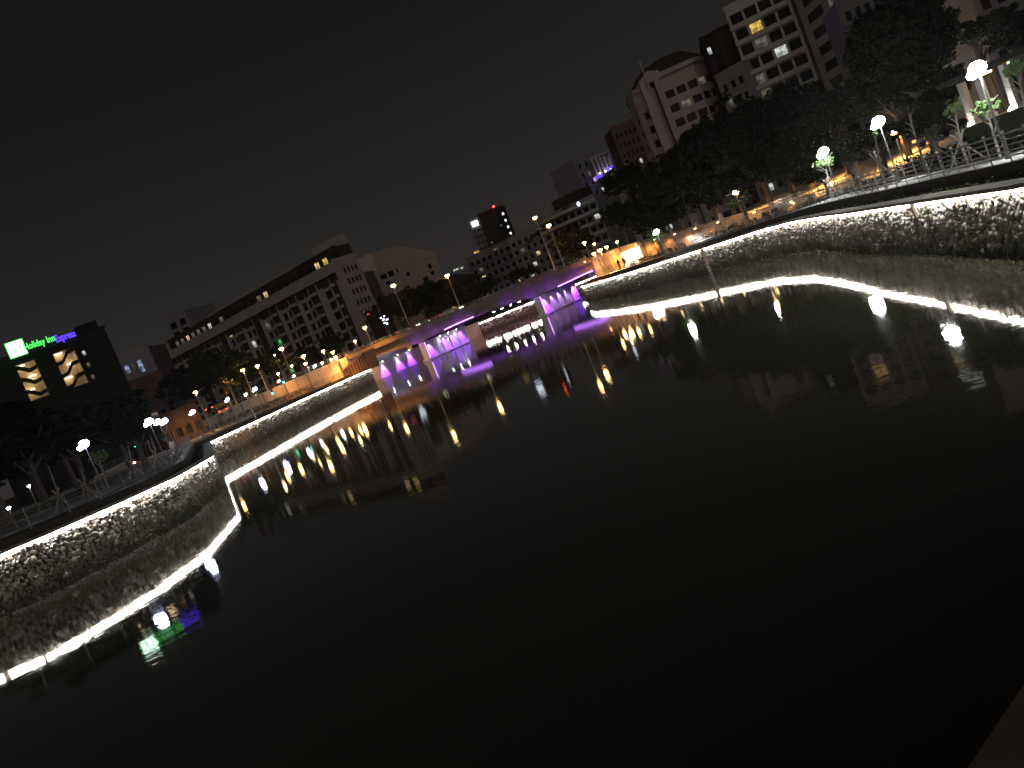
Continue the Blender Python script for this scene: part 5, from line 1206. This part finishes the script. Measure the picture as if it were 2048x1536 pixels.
# small ground lights at the far left and a pink shop sign by the apartments
for px, py, Y, g, lab in ((18, 1018, 60, 'lampb', 'tiny bluish ground light at the left frame edge'), (58, 974, 84, 'flood', 'tiny warm ground light beneath the left bank trees')):
    q = at(px, py, Y); t = thing('ground_light', lab, 'light', (q.x, q.y, 3.0)); z = max(.15, q.z-3)
    MB().tube([(0, 0, 0), (0, 0, z)], .05, 6).build('post', M['pole'], t); MB().lathe([(.05, z-.02), (.13, z+.05), (.10, z+.14)], n=8).build('lens', G[g], t)
q = at(743, 627, 236); t = thing('shop_sign', 'small pink neon sign glowing on a pale canopy by the end of the apartments', 'sign', (q.x, q.y, 3.0))
z = q.z-3; m = MB(); m.tube([(-1.1, 0, z), (-.8, 0, z+.4), (-.5, 0, z), (-.3, 0, z+.35), (0, 0, z-.1), (.4, 0, z+.3)], .09, 5); m.build('neon_tube', G['pinkneon'], t)
MB().box((0, .5, z+1.1), (4.2, .8, .5)).build('canopy', M['pale'], t); MB().box((0, .6, (z+.85)/2), (3.4, .3, z+.85)).build('wall', M['aptdark'], t)
q = at(770, 641, 200); t = thing('lit_screen', 'white speckled bright light among the dark trees left of the bridge', 'light', (q.x, q.y, 3.0)); z = q.z-3
MB().tube([(0, .1, 0), (0, .1, z)], .08, 6).build('post', M['pole'], t)
m = MB(); r_ = random.Random(3)
for k in range(9): m.box((r_.uniform(-.6, .6), 0, z+r_.uniform(-1.0, 1.2)), (.35, .12, .3))
m.build('panel', G['screen'], t)
# floodlights under the trees that light the right-hand foliage


# ------------------------------------------------------------------ thin haze added to give the lamps a bloom-like glow
hz = MB().box((20, 330, 65), (1500, 1400, 142)).build('haze', None)
hmt = bpy.data.materials.new('haze'); hmt.use_nodes = True; hn = hmt.node_tree; hn.nodes.clear()
ho = hn.nodes.new('ShaderNodeOutputMaterial'); hv = hn.nodes.new('ShaderNodeVolumePrincipled'); hv.inputs['Density'].default_value = .00014; hv.inputs['Anisotropy'].default_value = .8; hv.inputs['Color'].default_value = (.9, .9, .9, 1)
hn.links.new(hv.outputs[0], ho.inputs['Volume']); hz.data.materials.append(hmt); hz['kind'] = 'stuff'

# hedges in front of the amber walls and debris drifting on the river
def hedge(pts, n_, r0, r1, hgt, m, step=.7):
    P = resample(pts, [3.0]*len(pts), step); cs = np.array([(p.x+random.uniform(-.3, .3), p.y+random.uniform(-.3, .3), 3.0+random.uniform(.15, hgt)) for p in P for _ in range(n_) if random.random() < .72])
    v, f = leaves_np(cs, rng.uniform(r0, r1, len(cs)), 40, .12, .9); o = mesh_np('hedge', v, f, m); tag(o, None, None, None, 'stuff')
hedge([(-30, 170.5), (-38, 171.5), (-50, 166.5), (-60, 161)], 3, .25, .55, .9, M['leafmid'])
hedge([(22.4, 134), (24.8, 123), (28.4, 110), (32.6, 97)], 2, .2, .45, .6, M['leafmid'])
hedge([(24.5, 38), (27.5, 52), (30.5, 64)], 3, .3, .6, .9, M['leafdark'])
dv, df = [], []
for k in range(16):
    px, py = random.uniform(500, 2000), random.uniform(700, 1250); q = atz(px, py, .012)
    if not (-20 < q.x < 16 and q.y < 70): continue
    r_ = random.uniform(.015, .05); a = random.uniform(0, 6.28); i0 = len(dv)
    dv += [(q.x+r_*math.cos(a+t)*u, q.y+r_*math.sin(a+t)*u, .012+.006*(t > 2)) for t, u in ((0, 1.4), (1.4, .6), (3.1, 1.3), (4.6, .6))]; df.append((i0, i0+1, i0+2, i0+3))
o = mesh_np('floating_debris', np.array(dv), np.array(df), M['bark']); tag(o, None, None, None, 'stuff')
